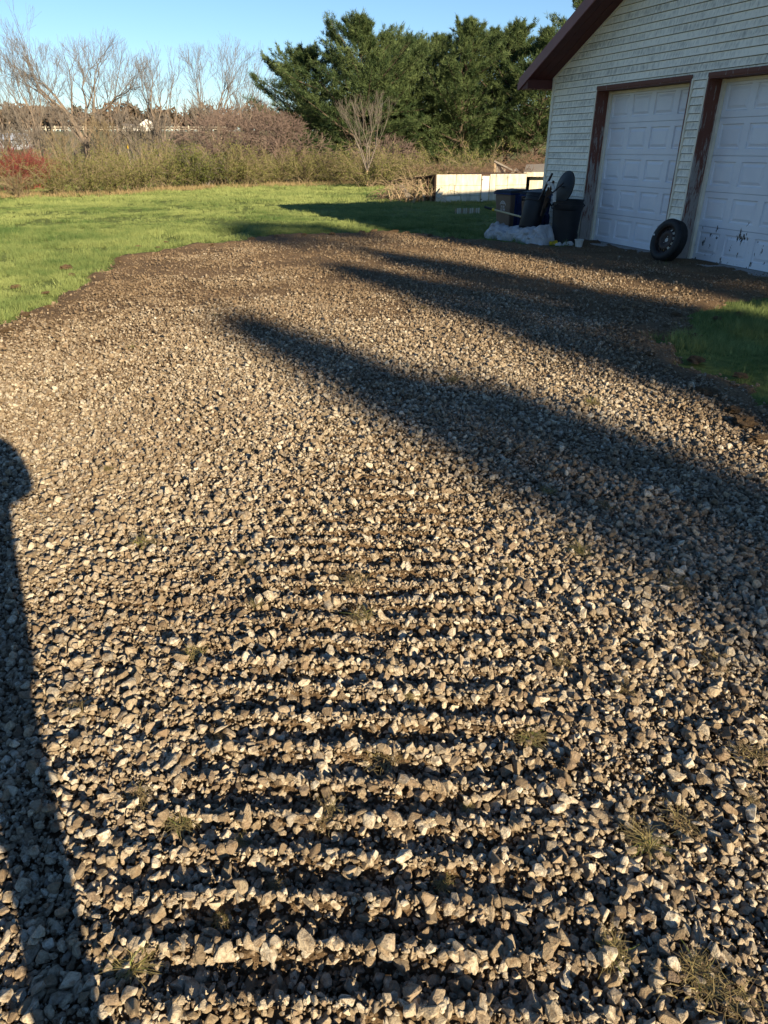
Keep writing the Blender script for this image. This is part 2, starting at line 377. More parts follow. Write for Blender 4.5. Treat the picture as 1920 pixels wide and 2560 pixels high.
xs = np.concatenate([np.arange(-600, -60, 30), np.arange(-60, -8, 2.0), np.arange(-8, 8.01, .4), np.arange(10, 61, 2.0), np.arange(90, 601, 30)])
ys = np.concatenate([np.arange(-80, -4, 8.0), np.arange(-4, 24, .4), np.arange(24, 60, 1.5), np.arange(60, 320, 8.0), np.arange(320, 1400, 60)])
Xg, Yg = np.meshgrid(xs, ys); Zg = terrain(Xg, Yg) + np.where((Yg > 3) & (Yg < 60), .035 * (vnoise(Xg, Yg, 2.2, 2) - .6), -.02)
Zg = np.minimum(Zg, np.where(Yg < 66, 0, 99))
_in = gravel_edge(Xg.ravel(), Yg.ravel()).reshape(Xg.shape); Zg = Zg - .22 * smooth(.25, .9, _in)
def grid_faces(nx, ny):
    i = np.arange(nx - 1); j = np.arange(ny - 1); I, J = np.meshgrid(i, j); a = (J * nx + I).ravel()
    return np.stack([a, a + 1, a + nx + 1, a + nx], 1)
lawn = struct(obj_np('lawn', np.stack([Xg, Yg, Zg], -1).reshape(-1, 3), grid_faces(len(xs), len(ys)), M['lawn'], sm=True))

xs = np.concatenate([np.arange(-6, -2.4, .12), np.arange(-2.4, 2.6, .045), np.arange(2.6, 9.6, .12)])
ys = np.concatenate([np.arange(-2.6, .4, .15), np.arange(.4, 4.0, .02), np.arange(4, 7, .045), np.arange(7, 20, .10)])
Xg, Yg = np.meshgrid(xs, ys); xf, yf = Xg.ravel(), Yg.ravel(); e = gravel_edge(xf, yf)
zf = gravel_h(xf, yf) - .012 + .05 * np.exp(-((e - .12) / .16) ** 2) * vnoise(xf, yf, .45, 41)
zf = zf + .030 * (vnoise(xf, yf, .16, 43) - .5) * smooth(5, 8, yf)
zf = np.where(e < .06, zf - .35 * (.06 - e), zf)
F = grid_faces(len(xs), len(ys)); F = F[(e[F] > -.30).any(1)]
gravel_drive = struct(obj_np('gravel_drive', np.stack([xf, yf, zf], 1), F, M['soil'], sm=True))

# ------------------------------------------------------------------ geometry-node scatter (for what nobody could count)
def scatter(name, P, rot, scl, idx, tint, protos, parent=None, dirt=None):
    me = bpy.data.meshes.new(name); me.vertices.add(len(P)); me.vertices.foreach_set('co', np.asarray(P, np.float32).ravel())
    for nm, typ, arr in (('rot', 'FLOAT_VECTOR', rot), ('scl', 'FLOAT_VECTOR', scl)):
        a = me.attributes.new(nm, typ, 'POINT'); a.data.foreach_set('vector', np.asarray(arr, np.float32).ravel())
    a = me.attributes.new('idx', 'INT', 'POINT'); a.data.foreach_set('value', np.asarray(idx, np.int32))
    a = me.attributes.new('tint', 'FLOAT', 'POINT'); a.data.foreach_set('value', np.asarray(tint, np.float32))
    if dirt is not None: a = me.attributes.new('dirt', 'FLOAT', 'POINT'); a.data.foreach_set('value', np.asarray(dirt, np.float32))
    o = link(bpy.data.objects.new(name, me), parent)
    ng = bpy.data.node_groups.new(name, 'GeometryNodeTree')
    ng.interface.new_socket('Geometry', in_out='INPUT', socket_type='NodeSocketGeometry')
    ng.interface.new_socket('Geometry', in_out='OUTPUT', socket_type='NodeSocketGeometry')
    N, L = ng.nodes, ng.links; gi = N.new('NodeGroupInput'); go = N.new('NodeGroupOutput')
    jn = N.new('GeometryNodeJoinGeometry')
    for p in reversed(protos):
        oi = N.new('GeometryNodeObjectInfo'); oi.inputs['Object'].default_value = p; oi.inputs['As Instance'].default_value = False
        g2 = N.new('GeometryNodeGeometryToInstance'); L.new(oi.outputs['Geometry'], g2.inputs[0]); L.new(g2.outputs[0], jn.inputs[0])
    iop = N.new('GeometryNodeInstanceOnPoints'); iop.inputs['Pick Instance'].default_value = True
    L.new(gi.outputs[0], iop.inputs['Points']); L.new(jn.outputs[0], iop.inputs['Instance'])
    def named(nm, typ):
        a = N.new('GeometryNodeInputNamedAttribute'); a.data_type = typ; a.inputs['Name'].default_value = nm; return a.outputs['Attribute']
    er = N.new('FunctionNodeEulerToRotation'); L.new(named('rot', 'FLOAT_VECTOR'), er.inputs[0]); L.new(er.outputs[0], iop.inputs['Rotation'])
    L.new(named('scl', 'FLOAT_VECTOR'), iop.inputs['Scale']); L.new(named('idx', 'INT'), iop.inputs['Instance Index'])
    L.new(iop.outputs[0], go.inputs[0])
    md = o.modifiers.new('scatter', 'NODES'); md.node_group = ng
    return o
def proto(me): return bpy.data.objects.new(me.name, me)

# ------------------------------------------------------------------ gravel stones
def rock_mesh(seed):
    rng = random.Random(seed); bm = bmesh.new()
    ax = (1.0, rng.uniform(.65, .95), rng.uniform(.5, .85))
    for _ in range(rng.randint(11, 15)):
        v = Vector((rng.gauss(0, 1), rng.gauss(0, 1), rng.gauss(0, 1))).normalized() * rng.uniform(.82, 1.08)
        bm.verts.new((v.x * ax[0] * .5, v.y * ax[1] * .5, v.z * ax[2] * .5))
    r = bmesh.ops.convex_hull(bm, input=bm.verts)
    bmesh.ops.delete(bm, geom=[g for g in r['geom_interior'] if isinstance(g, bmesh.types.BMVert)], context='VERTS')
    bmesh.ops.dissolve_limit(bm, angle_limit=R(14), verts=bm.verts, edges=bm.edges)
    bmesh.ops.bevel(bm, geom=list(bm.edges), offset=.055, segments=1, affect='EDGES', clamp_overlap=True)
    bmesh.ops.triangulate(bm, faces=bm.faces)
    me = bpy.data.meshes.new('stone'); bm.to_mesh(me); bm.free(); me.materials.append(M['stone'])
    return me
rocks = [rock_mesh(100 + i) for i in range(22)]
rng = np.random.default_rng(7)
def gravel_points():
    out = []
    # (y0, y1, spacing, size, layers)
    for y0, y1, sp, sz, layers in ((.35, 2.6, .0165, .0255, 2), (2.6, 5.0, .018, .0255, 2), (5.0, 8.5, .0245, .027, 1.5), (8.5, 13, .033, .028, 1.3), (13, 19, .046, .031, 1.2),
                                  (.35, 3.2, .0105, .0105, 1), (3.2, 5.5, .016, .013, 1), (5.5, 9.5, .026, .015, 1), (9.5, 18, .042, .019, 1)):
        for ly in range(int(math.ceil(layers))):
            gx = np.arange(-6.5, 9, sp); gy = np.arange(y0, y1, sp); X, Y = np.meshgrid(gx, gy); X = X.ravel(); Y = Y.ravel()
            X = X + rng.uniform(-.55, .55, len(X)) * sp; Y = Y + rng.uniform(-.55, .55, len(Y)) * sp
            px, py, f = pix(np.stack([X, Y, np.zeros_like(X)], 1)); mg = 1.1 * FPX / np.maximum(f, 1)
            k = (px > -mg) & (px < 1920 + mg) & (py < 2560 + 260) & (f > .3); X, Y = X[k], Y[k]
            e = gravel_edge(X, Y); dirt = vnoise(X, Y, .8, 51) * .6 + vnoise(X, Y, .22, 52) * .4
            keep = np.clip(.5 + e * 1.2, 0, 1) * np.where(e > .02, 1, 0)
            cover = (1.0 - .40 * smooth(4.5, 10.0, Y)) - (.30 + .20 * smooth(3.5, 5.5, Y)) * smooth(.52, .75, dirt + .10 * smooth(4.5, 11, Y) + .12 * smooth(-.6, -2.6, X) * smooth(3, 6, Y))
            gd = (X - GC[0]) * GY[0] + (Y - GC[1]) * GY[1]
            cover = cover * (1 - .6 * smooth(-2.2, -.7, gd)) * (1 - .35 * smooth(.9, .2, e))
            if ly: cover = cover * (.46 if layers >= 2 else .3)
            k = rng.random(len(X)) < keep * cover; X, Y = X[k], Y[k]
            s = sz * np.clip(np.exp(rng.normal(-.12, .43, len(X))), .36, 2.1)
            Z = gravel_h(X, Y) + s * (rng.uniform(-.05, .22, len(X)) + (.42 if ly else 0)) + (rng.uniform(-.006, .008, len(X)) if sz < .02 else 0)
            out.append(np.stack([X, Y, Z, s], 1))
    return np.concatenate(out)
G = gravel_points()
n = len(G)
rot = np.stack([rng.normal(0, .5, n), rng.normal(0, .5, n), rng.uniform(0, 6.283, n)], 1)
scl = G[:, 3:4] * rng.uniform(.8, 1.2, (n, 3)); idx = rng.integers(0, len(rocks), n); tint = rng.random(n)
dirt = np.clip(.0 + .62 * smooth(3.2, 11, G[:, 1]) + .5 * (vnoise(G[:, 0], G[:, 1], .7, 71) - .5) + .5 * smooth(1.2, .2, gravel_edge(G[:, 0], G[:, 1])) + .35 * (G[:, 3] < .016), 0, 1)
px, py, f = pix(G[:, :3]); inview = (px > 20) & (px < 1900) & (py < 2540) & (py > 1500)
score = np.where(inview, G[:, 3] / f, 0); big = np.argsort(-score)[:300]
mask = np.ones(n, bool); mask[big] = False
stuff(scatter('gravel', G[mask, :3], rot[mask], scl[mask], idx[mask], tint[mask], [proto(m) for m in rocks], gravel_drive, dirt[mask]))
for i in big:
    o = bpy.data.objects.new('stone', rocks[idx[i]]); o.location = G[i, :3]; o.rotation_euler = rot[i]; o.scale = scl[i]; link(o, gravel_drive)

# ------------------------------------------------------------------ grass
def clump_mesh(seed, nb, h, spread, wid, lean):
    r = np.random.default_rng(seed); V = []; F = []
    for i in range(nb):
        a = r.uniform(0, 6.283); b = r.uniform(0, 6.283); rad = spread * math.sqrt(r.random()); hh = h * r.uniform(.55, 1.1)
        bx, by = rad * math.cos(b), rad * math.sin(b); lx, ly = math.cos(a) * lean * hh * r.uniform(.2, 1), math.sin(a) * lean * hh * r.uniform(.2, 1)
        c = r.uniform(0, 6.283); wx, wy = math.cos(c) * wid, math.sin(c) * wid; k = len(V)
        V += [(bx - wx, by - wy, 0), (bx + wx, by + wy, 0), (bx + lx * .4 + wx * .8, by + ly * .4 + wy * .8, hh * .6), (bx + lx * .4 - wx * .8, by + ly * .4 - wy * .8, hh * .6), (bx + lx, by + ly, hh)]
        F += [(k, k + 1, k + 2), (k, k + 2, k + 3), (k + 3, k + 2, k + 4)]
    return mesh_np('grass_clump', V, F, M['grass'])
clumps = [proto(clump_mesh(i, 14, .075, .035, .0016, .7)) for i in range(5)] + [proto(clump_mesh(20 + i, 16, .075, .09, .0042, .8)) for i in range(4)] + [proto(clump_mesh(40 + i, 12, .15, .03, .0020, .9)) for i in range(3)]
def grass_points():
    P = []
    def zone(x0, x1, y0, y1, dens, lo, hi, sc):
        m = int((x1 - x0) * (y1 - y0) * dens); X = rng.uniform(x0, x1, m); Y = rng.uniform(y0, y1, m)
        px, py, f = pix(np.stack([X, Y, np.zeros(m)], 1)); mg = 1.3 * FPX / np.maximum(f, 1)
        k = (px > -mg) & (px < 1920 + mg) & (py < 2400); X, Y = X[k], Y[k]
        e = gravel_edge(X, Y); gt = (X - GC[0]) * GX[0] + (Y - GC[1]) * GX[1]; gd = (X - GC[0]) * GY[0] + (Y - GC[1]) * GY[1]
        thin = smooth(.10, -.42, e) * (.12 + .88 * smooth(.28, .55, vnoise(X, Y, .5, 61)))
        k = (rng.random(len(X)) < thin) & ~((gt > -.02) & (gt < 7.95) & (gd > -.02) & (gd < 8))
        X, Y, e = X[k], Y[k], e[k]; mm = len(X)
        ii = rng.integers(lo, hi, mm); s = sc * rng.uniform(.7, 1.25, mm) * (.55 + .9 * vnoise(X, Y, .7, 62) * (.6 + .6 * vnoise(X, Y, .22, 67)))
        t = np.clip(.15 + .55 * vnoise(X, Y, 1.6, 63) + .55 * (vnoise(X, Y, .3, 64) - .4) + .3 * (vnoise(X, Y, .9, 68) - .5) + rng.normal(0, .13, mm) + .25 * smooth(14, 24, Y) - .35 * smooth(.62, .8, vnoise(X, Y, 2.7, 66)), 0, 1)
        P.append(np.stack([X, Y, np.full(mm, -.015), ii, s, t], 1))
    zone(1.8, 8, 3.0, 9.5, 430, 0, 5, .88); zone(1.8, 8, 3.0, 9.5, 14, 9, 12, .8)
    zone(-9, 4, 6, 13, 520, 0, 5, 1.0); zone(-9, 6, 12, 17, 330, 0, 5, 1.15); zone(-9, 6, 6, 17, 6, 9, 12, .8)
    zone(-14, 7, 15, 24, 150, 5, 9, .9); zone(-22, 14, 24, 38.5, 85, 5, 9, 1.25)
    return np.concatenate(P)
Gs = grass_points(); n = len(Gs); sc = Gs[:, 4]
stuff(scatter('lawn_grass', Gs[:, :3], np.stack([np.zeros(n), np.zeros(n), rng.uniform(0, 6.28, n)], 1), np.stack([sc, sc, sc * rng.uniform(.7, 1.2, n)], 1),
      Gs[:, 3].astype(int), Gs[:, 5], clumps), 'short green lawn grass around the gravel drive', 'grass')
print('scatter', len(G), n)
# ------------------------------------------------------------------ garage (local x along the wall from the far corner, y into the building)
W_G, D_G, Z_E, SL = 7.9, 7.6, 2.80, .50
OPEN = [(1.46, 3.77), (4.11, 6.42)]; OH = 2.50; REC = .27
garage = empty('garage', (GC[0], GC[1], 0), R(-69.75))
tag(garage, 'two-door garage with mildewed white siding and maroon trim', 'garage')
LAP = .106
def rake(t): return Z_E + SL * min(t, W_G - t)
# core walls behind the siding
mb = MB()
prof = [(0.02, .1), (0.02, rake(.02)), (W_G / 2, rake(W_G / 2)), (W_G - .02, rake(.02)), (W_G - .02, .1)]
for a, b in ((.02, OPEN[0][0]), (OPEN[0][1], OPEN[1][0]), (OPEN[1][1], W_G - .02)):
    mb.box((a, .012, .1), (b, .2, OH))
mb.add([(.02, .012, OH), (W_G - .02, .012, OH), (W_G - .02, .012, rake(.02)), (W_G / 2, .012, rake(W_G / 2)), (.02, .012, rake(.02)),
        (.02, .2, OH), (W_G - .02, .2, OH), (W_G - .02, .2, rake(.02)), (W_G / 2, .2, rake(W_G / 2)), (.02, .2, rake(.02))],
       [(0, 1, 2, 3, 4), (9, 8, 7, 6, 5), (0, 5, 6, 1), (1, 6, 7, 2), (2, 7, 8, 3), (3, 8, 9, 4), (4, 9, 5, 0)])
front_wall = mb.build('front_wall', M['lap_shade'], garage)
mb = MB(); mb.box((.02, .2, .1), (.2, D_G, Z_E)); mb.box((W_G - .2, .2, .1), (W_G - .02, D_G, Z_E)); mb.box((.2, D_G - .2, .1), (W_G - .2, D_G, Z_E))
mb.add([(.2, D_G - .2, Z_E), (W_G - .2, D_G - .2, Z_E), (W_G / 2, D_G - .2, rake(W_G / 2) - .2), (.2, D_G, Z_E), (W_G - .2, D_G, Z_E), (W_G / 2, D_G, rake(W_G / 2) - .2)],
       [(0, 1, 2), (5, 4, 3), (0, 3, 4, 1), (1, 4, 5, 2), (2, 5, 3, 0)])
mb.build('side_wall', M['vinyl_trim'], garage)
def lap_board(x0, x1, z, x0t=None, x1t=None):
    x0t = x0 if x0t is None else x0t; x1t = x1 if x1t is None else x1t
    V = [(x0, -.024, z), (x1, -.024, z), (x1, .010, z), (x0, .010, z), (x0t, -.003, z + LAP - .008), (x1t, -.003, z + LAP - .008), (x1t, .010, z + LAP - .008), (x0t, .010, z + LAP - .008)]
    MB().add(V, [(0, 3, 2, 1), (4, 5, 6, 7), (0, 1, 5, 4), (1, 2, 6, 5), (2, 3, 7, 6), (3, 0, 4, 7)]).build('siding_board', M['siding'], front_wall)
z = .15
while z < rake(W_G / 2) - .06:
    if z + LAP * .5 < OH:
        lap_board(.075, OPEN[0][0] - .035, z); lap_board(OPEN[0][1] + .04, OPEN[1][0] - .035, z); lap_board(OPEN[1][1] + .035, W_G - .075, z)
    else:
        a0 = max(.075, (z - Z_E) / SL + .02); a1 = max(.075, (z + LAP - Z_E) / SL + .02)
        if a1 > W_G / 2 - .02: a1 = W_G / 2 - .02
        lap_board(a0, W_G - a0, z, a1, W_G - a1)
    z += LAP
for x in (-.005, W_G - .07): MB().box((x, -.033, .1), (x + .075, .1, rake(.0) - .01)).build('corner_trim', M['vinyl_trim'], front_wall, bevel=.004)
for x in (OPEN[0][0] - .034, OPEN[0][1] + .006, OPEN[1][0] - .034, OPEN[1][1] + .006): MB().box((x, -.031, .05), (x + .028, .0, OH)).build('channel_trim', M['vinyl_trim'], front_wall)
for s in (0, 1):
    pts = [(0, rake(0) - .05), (W_G / 2, rake(W_G / 2) - .05), (W_G / 2, rake(W_G / 2)), (0, rake(0))]
    if s: pts = [(W_G - x, zz) for x, zz in reversed(pts)]
    MB().prism(pts, -.034, .0).build('rake_trim', M['vinyl_trim'], front_wall)
# roof slabs with overhang
EO, RO, TH = .34, .56, .17
roof = None
for s in (0, 1):
    def fx(x): return W_G - x if s else x
    P = [(-EO, rake(0) - SL * EO), (W_G / 2, rake(W_G / 2)), (W_G / 2, rake(W_G / 2) + TH), (-EO, rake(0) - SL * EO + TH)]
    P = [(fx(x), zz) for x, zz in P];  P = P[::-1] if s else P
    o = MB().prism(P, -RO, D_G + .4).build('roof', M['shingle'], garage)
    Q = [(-EO, rake(0) - SL * EO - .045), (W_G / 2, rake(W_G / 2) - .045), (W_G / 2, rake(W_G / 2) + TH - .02), (-EO, rake(0) - SL * EO + TH - .02)]
    Q = [(fx(x), zz) for x, zz in Q];  Q = Q[::-1] if s else Q
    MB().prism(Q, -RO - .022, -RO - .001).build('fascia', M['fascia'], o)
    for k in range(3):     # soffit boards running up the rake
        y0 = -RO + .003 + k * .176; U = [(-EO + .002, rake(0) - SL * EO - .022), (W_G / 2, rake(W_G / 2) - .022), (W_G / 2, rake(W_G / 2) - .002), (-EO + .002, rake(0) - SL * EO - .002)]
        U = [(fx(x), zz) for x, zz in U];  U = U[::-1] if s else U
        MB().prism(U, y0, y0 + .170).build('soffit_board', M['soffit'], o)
    bx = sorted((fx(-EO + .004), fx(.0)))
    U = [(fx(-EO + .004), rake(0) - SL * EO - .03), (fx(-.03), rake(0) - SL * EO - .03), (fx(-.03), rake(0) - .05)]
    U = U[::-1] if s else U
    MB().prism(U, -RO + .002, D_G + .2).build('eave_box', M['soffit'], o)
    MB().box((min(fx(-EO - .09), fx(-EO - .001)), -RO + .01, rake(0) - SL * EO - .02), (max(fx(-EO - .09), fx(-EO - .001)), D_G + .38, rake(0) - SL * EO + .09)).build('gutter', M['fascia'], o)
zg = rake(0) - SL * EO - .03
MB().tube([(-.27, .25, zg), (-.27, .25, zg - .10), (-.20, .25, zg - .22), (-.07, .25, zg - .38), (-.05, .25, zg - .50), (-.05, .25, .25)], .042, 8).build('downspout', M['fascia'], garage, sm=True)
# concrete foundation and thresholds
for a, b in ((.01, OPEN[0][0] - .06), (OPEN[0][1] + .06, OPEN[1][0] - .06), (OPEN[1][1] + .06, W_G - .01)): MB().box((a, -.004, -.1), (b, .16, .148)).build('foundation', M['concrete'], garage)
for a, b in OPEN: MB().box((a - .05, -.10, -.1), (b + .05, REC + .3, .028)).build('threshold', M['concrete'], garage, bevel=.006)
# jambs: deep, maroon, peeling
for a, b in OPEN:
    for x0, x1, nm in ((a - .004, a + .022, 'jamb'), (b - .022, b + .004, 'jamb')):
        MB().box((x0, -.03, .03), (x1, REC - .003, OH - .02)).build(nm, M['jamb'], garage)
    MB().box((a - .05 + .05, -.03, OH - .02), (b, REC - .003, OH + .075 - .05)).build('head_jamb', M['jamb'], garage)
    MB().box((a - .004, -.042, OH + .003), (b + .004, -.0255, OH + .055)).build('head_trim', M['jamb'], garage)
    MB().box((a + .022, REC - .06, .03), (a + .065, REC - .004, OH - .02)).build('door_stop', M['vinyl_trim'], garage)
    MB().box((b - .065, REC - .06, .03), (b - .022, REC - .004, OH - .02)).build('door_stop', M['vinyl_trim'], garage)
    MB().box((a + .065, REC - .05, OH - .065), (b - .065, REC - .004, OH - .025)).build('door_stop', M['vinyl_trim'], garage)
# sectional doors: five sections of four raised panels
for di, (a, b) in enumerate(OPEN):
    dm = M['door_scuffed'] if di else M['door']
    door = MB().box((a + .03, REC + .035, .03), (b - .03, REC + .06, OH - .02)).build('garage_door', dm, garage)
    door['label'] = ('white panelled garage door with black scuffs near the ground' if di else 'clean white panelled garage door beside the bins')
    x0, x1 = a + .03, b - .03; sh = (OH - .05) / 5; pw = (x1 - x0) / 4
    for s in range(5):
        z0 = .03 + s * sh + .003; z1 = .03 + (s + 1) * sh - .003; mb = MB()
        hs = []
        for c in range(4): hs.append((x0 + c * pw + .055 if c else x0 + .085, x0 + (c + 1) * pw - (.055 if c < 3 else .085), z0 + .085, z1 - .075))
        ex = [x0]
        for h in hs: ex += [h[0], h[1]]
        ex.append(x1); yf = REC
        for i in range(len(ex) - 1):
            if i % 2 == 0: mb.add([(ex[i], yf, z0), (ex[i+1], yf, z0), (ex[i+1], yf, z1), (ex[i], yf, z1)], [(0, 1, 2, 3)])
            else:
                h = hs[i // 2]
                mb.add([(ex[i], yf, z0), (ex[i+1], yf, z0), (ex[i+1], yf, h[2]), (ex[i], yf, h[2])], [(0, 1, 2, 3)])
                mb.add([(ex[i], yf, h[3]), (ex[i+1], yf, h[3]), (ex[i+1], yf, z1), (ex[i], yf, z1)], [(0, 1, 2, 3)])
        mb.add([(x0, yf, z0), (x1, yf, z0), (x1, yf + .03, z0), (x0, yf + .03, z0)], [(3, 2, 1, 0)])
        mb.add([(x0, yf, z1), (x1, yf, z1), (x1, yf + .03, z1), (x0, yf + .03, z1)], [(0, 1, 2, 3)])
        mb.build('door_section', dm, door)
        for h in hs:
            V = []; F = []
            for k, (ins, dy) in enumerate(((0, 0), (.010, .020), (.03, .020), (.066, .005))):
                V += [(h[0] + ins, yf + dy, h[2] + ins), (h[1] - ins, yf + dy, h[2] + ins), (h[1] - ins, yf + dy, h[3] - ins), (h[0] + ins, yf + dy, h[3] - ins)]
                if k: F += [((k-1)*4 + i, (k-1)*4 + (i+1) % 4, k*4 + (i+1) % 4, k*4 + i) for i in range(4)]
            F.append((12, 13, 14, 15)); MB().add(V, F).build('raised_panel', dm, door)
    MB().box((x0, REC - .002, .026), (x1, REC + .03, .031)).build('weather_seal', M['black_plastic'], door)

# ------------------------------------------------------------------ spare wheel leaning on the wall between the doors
wheel = empty('spare_wheel', (*gw(4.16, -.34), 0))
tag(wheel, 'spare car wheel on rusty steel rim leaning between the two garage doors', 'wheel')
RW, HW = .315, .10
mw = Matrix.Rotation(R(-69.75), 4, 'Z') @ Matrix.Translation((0, 0, .012)) @ Matrix.Rotation(R(-15), 4, 'X') @ Matrix.Translation((0, 0, RW)) @ Matrix.Rotation(R(90), 4, 'X')
prof = [(.205, -HW*.82), (.225, -HW*.98), (.27, -HW), (.297, -HW*.86), (.312, -HW*.62)]
tread = []
for k in range(5):
    c = -HW*.55 + k * HW*.275
    tread += [(.315, c - .010), (.315, c + .010), (.307, c + .012), (.307, c + .0155)]
prof = prof + tread[:-2] + [(r, -zz) for r, zz in reversed(prof)] + [(.2, HW * .7), (.2, -HW * .7), (.205, -HW * .82)]
tyre = MB().lathe(prof, 56, mw).build('tyre', M['rubber'], wheel, sm=True)
rim = MB().lathe([(.207, HW*.84), (.198, HW*.80), (.190, HW*.50), (.186, HW*.38), (.176, HW*.36)], 48, mw)
# disc face with ventilation holes: ring of quads with every hole left open
n_h = 12; V = []; F = []
zr = lambda r: HW * (.36 if r > .17 else .36 + .30 * math.sin(math.pi * (.176 - r) / .13) if r > .05 else .42)
rs = [.176, .168, .140, .125, .09, .06, .032]
na = n_h * 4
for r in rs:
    for i in range(na): a = 2 * math.pi * i / na; V.append(mw @ Vector((r * math.cos(a), r * math.sin(a), zr(r))))
for k in range(len(rs) - 1):
    for i in range(na):
        if k == 1 and i % 4 in (1, 2): continue
        j = (i + 1) % na; F.append((k*na+i, k*na+j, (k+1)*na+j, (k+1)*na+i))
rim.add(V, F); rim.lathe([(.2, -HW*.7), (.19, -HW * .6), (.188, HW * .3)], 48, mw)
rim.build('rim', M['rust'], wheel, sm=True)
for i in range(5):
    a = 2 * math.pi * i / 5 + .3; c = Vector((.052 * math.cos(a), .052 * math.sin(a), zr(.055) + .001))
    MB().lathe([(.0001, .002), (.007, .002), (.007, -.004)], 10, mw @ Matrix.Translation(c)).build('lug_hole', M['bucket'] if i % 2 else M['black_plastic'], wheel)
MB().lathe([(.0001, .001), (.024, .001), (.024, -.01)], 20, mw @ Matrix.Translation((0, 0, zr(.03) - .004))).build('hub_hole', M['bucket'], wheel)
MB().box((-.016, -.013, 0), (.016, .013, .003), mw @ Matrix.Rotation(R(170), 4, 'Z') @ Matrix.Translation((.255, 0, HW + .0005))).build('sticker', M['decal'], wheel)

# ------------------------------------------------------------------ wheelie bins
def wheelie(loc, rz, s, label):
    b = empty('wheelie_bin', loc, rz); tag(b, label, 'bin', 'wheelie bins at the garage corner'); b.scale = (s, s, s)
    def tapered(w0, d0, w1, d1, z0, z1, y_shift=0): 
        return [(-w0, -d0, z0), (w0, -d0, z0), (w0, d0, z0), (-w0, d0, z0), (-w1, -d1 + y_shift, z1), (w1, -d1 + y_shift, z1), (w1, d1, z1), (-w1, d1, z1)]
    BF = [(0, 3, 2, 1), (4, 5, 6, 7), (0, 1, 5, 4), (1, 2, 6, 5), (2, 3, 7, 6), (3, 0, 4, 7)]
    # brown front slab
    MB().add(tapered(.195, .13, .245, .20, .05, .90), BF).build('body', M['bin_brown'], b, bevel=.025).location = (0, -.09, 0)
    MB().add(tapered(.205, .13, .255, .20, .045, .905), BF).build('blue_side', M['bin_blue'], b, bevel=.025).location = (0, .06, 0)
    # concave wheel bay shoulder
    for s_ in (-1, 1):
        MB().prism([(s_ * .20, .05), (s_ * .262, .05), (s_ * .272, .46), (s_ * .25, .52), (s_ * .215, .52)][::s_], .02, .22).build('shoulder', M['bin_blue'], b, bevel=.02)
        MB().lathe([(.02, -.025), (.09, -.025), (.105, -.015), (.105, .015), (.09, .025), (.02, .025)], 20, Matrix.Translation((s_ * .235, .235, .105)) @ Matrix.Rotation(R(90), 4, 'Y')).build('wheel', M['black_plastic'], b, sm=True)
    MB().box((-.275, -.325, .895), (.275, .275, .925)).build('rim', M['bin_blue'], b, bevel=.01)
    lid = MB().add([(-.285, -.335, .93), (.285, -.335, .93), (.285, .28, .94), (-.285, .28, .94), (-.235, -.27, .985), (.235, -.27, .985), (.235, .24, 1.0), (-.235, .24, 1.0)], BF).build('lid', M['dark_plastic'], b, bevel=.015)
    MB().tube([(-.2, .33, .90), (.2, .33, .90)], .016, 8).build('handle', M['bin_blue'], b)
    for s_ in (-1, 1): MB().box((s_ * .257 - .02, -.06, .70), (s_ * .257 + .02, .0, .895)).build('lift_bracket', M['bin_blue'], b, bevel=.006)
    # white arch emblem with two short lines of print below it
    def fy(z): return -.09 - (.13 + (.20 - .13) * (z - .05) / .85) - .003
    mb = MB(); arc = []
    for i in range(13):
        a = math.pi * i / 12; arc.append((a, .085))
    for i in range(12):
        q = []
        for a, r in ((math.pi * i / 12, .088), (math.pi * (i + 1) / 12, .088), (math.pi * (i + 1) / 12, .078), (math.pi * i / 12, .078)):
            x, z = math.cos(a) * r, .66 + math.sin(a) * r * 1.15; q.append((x, fy(z), z))
        mb.add(q, [(0, 1, 2, 3)])
    for k in range(5):                       # upright letter strokes inside the arch
        x = -.054 + k * .027; h = .075 * math.sqrt(max(0, 1 - (x / .085) ** 2)) + .01
        for dx in (-.008, .005):
            mb.add([(x + dx, fy(.685), .685), (x + dx + .006, fy(.685), .685), (x + dx + .006, fy(.66 + h), .66 + h), (x + dx, fy(.66 + h), .66 + h)], [(0, 1, 2, 3)])
        mb.add([(x - .008, fy(.70), .70), (x + .011, fy(.70), .70), (x + .011, fy(.706), .706), (x - .008, fy(.706), .706)], [(0, 1, 2, 3)])
    mb.build('emblem', M['decal'], b)
    for zz, n_, w_ in ((.61, 7, .017), (.55, 8, .0185)):
        mb = MB(); r_ = random.Random(int(zz * 100))
        for k in range(n_):
            if k == 3: continue
            x = -n_ * w_ / 2 + k * w_
            for p in range(3): 
                z_ = zz + p * .016; wd = r_.choice((.5, .8, .8)) * w_
                mb.add([(x, fy(z_) - .0005, z_), (x + wd, fy(z_) - .0005, z_), (x + wd, fy(z_ + .01) - .0005, z_ + .010), (x, fy(z_ + .01) - .0005, z_ + .010)], [(0, 1, 2, 3)])
        mb.build('print', M['decal'], b)
    return b
wheelie((2.62, 15.45, -.01), R(-52), .87, 'brown and blue wheelie bin standing farthest left, white arch emblem in full view')
wheelie((3.02, 14.83, -.01), R(-38), .87, 'brown and blue wheelie bin half hidden behind the tilted black can')
wheelie((3.38, 15.95, -.01), R(-60), .85, 'blue wheelie bin tucked behind the other two at the garage corner')

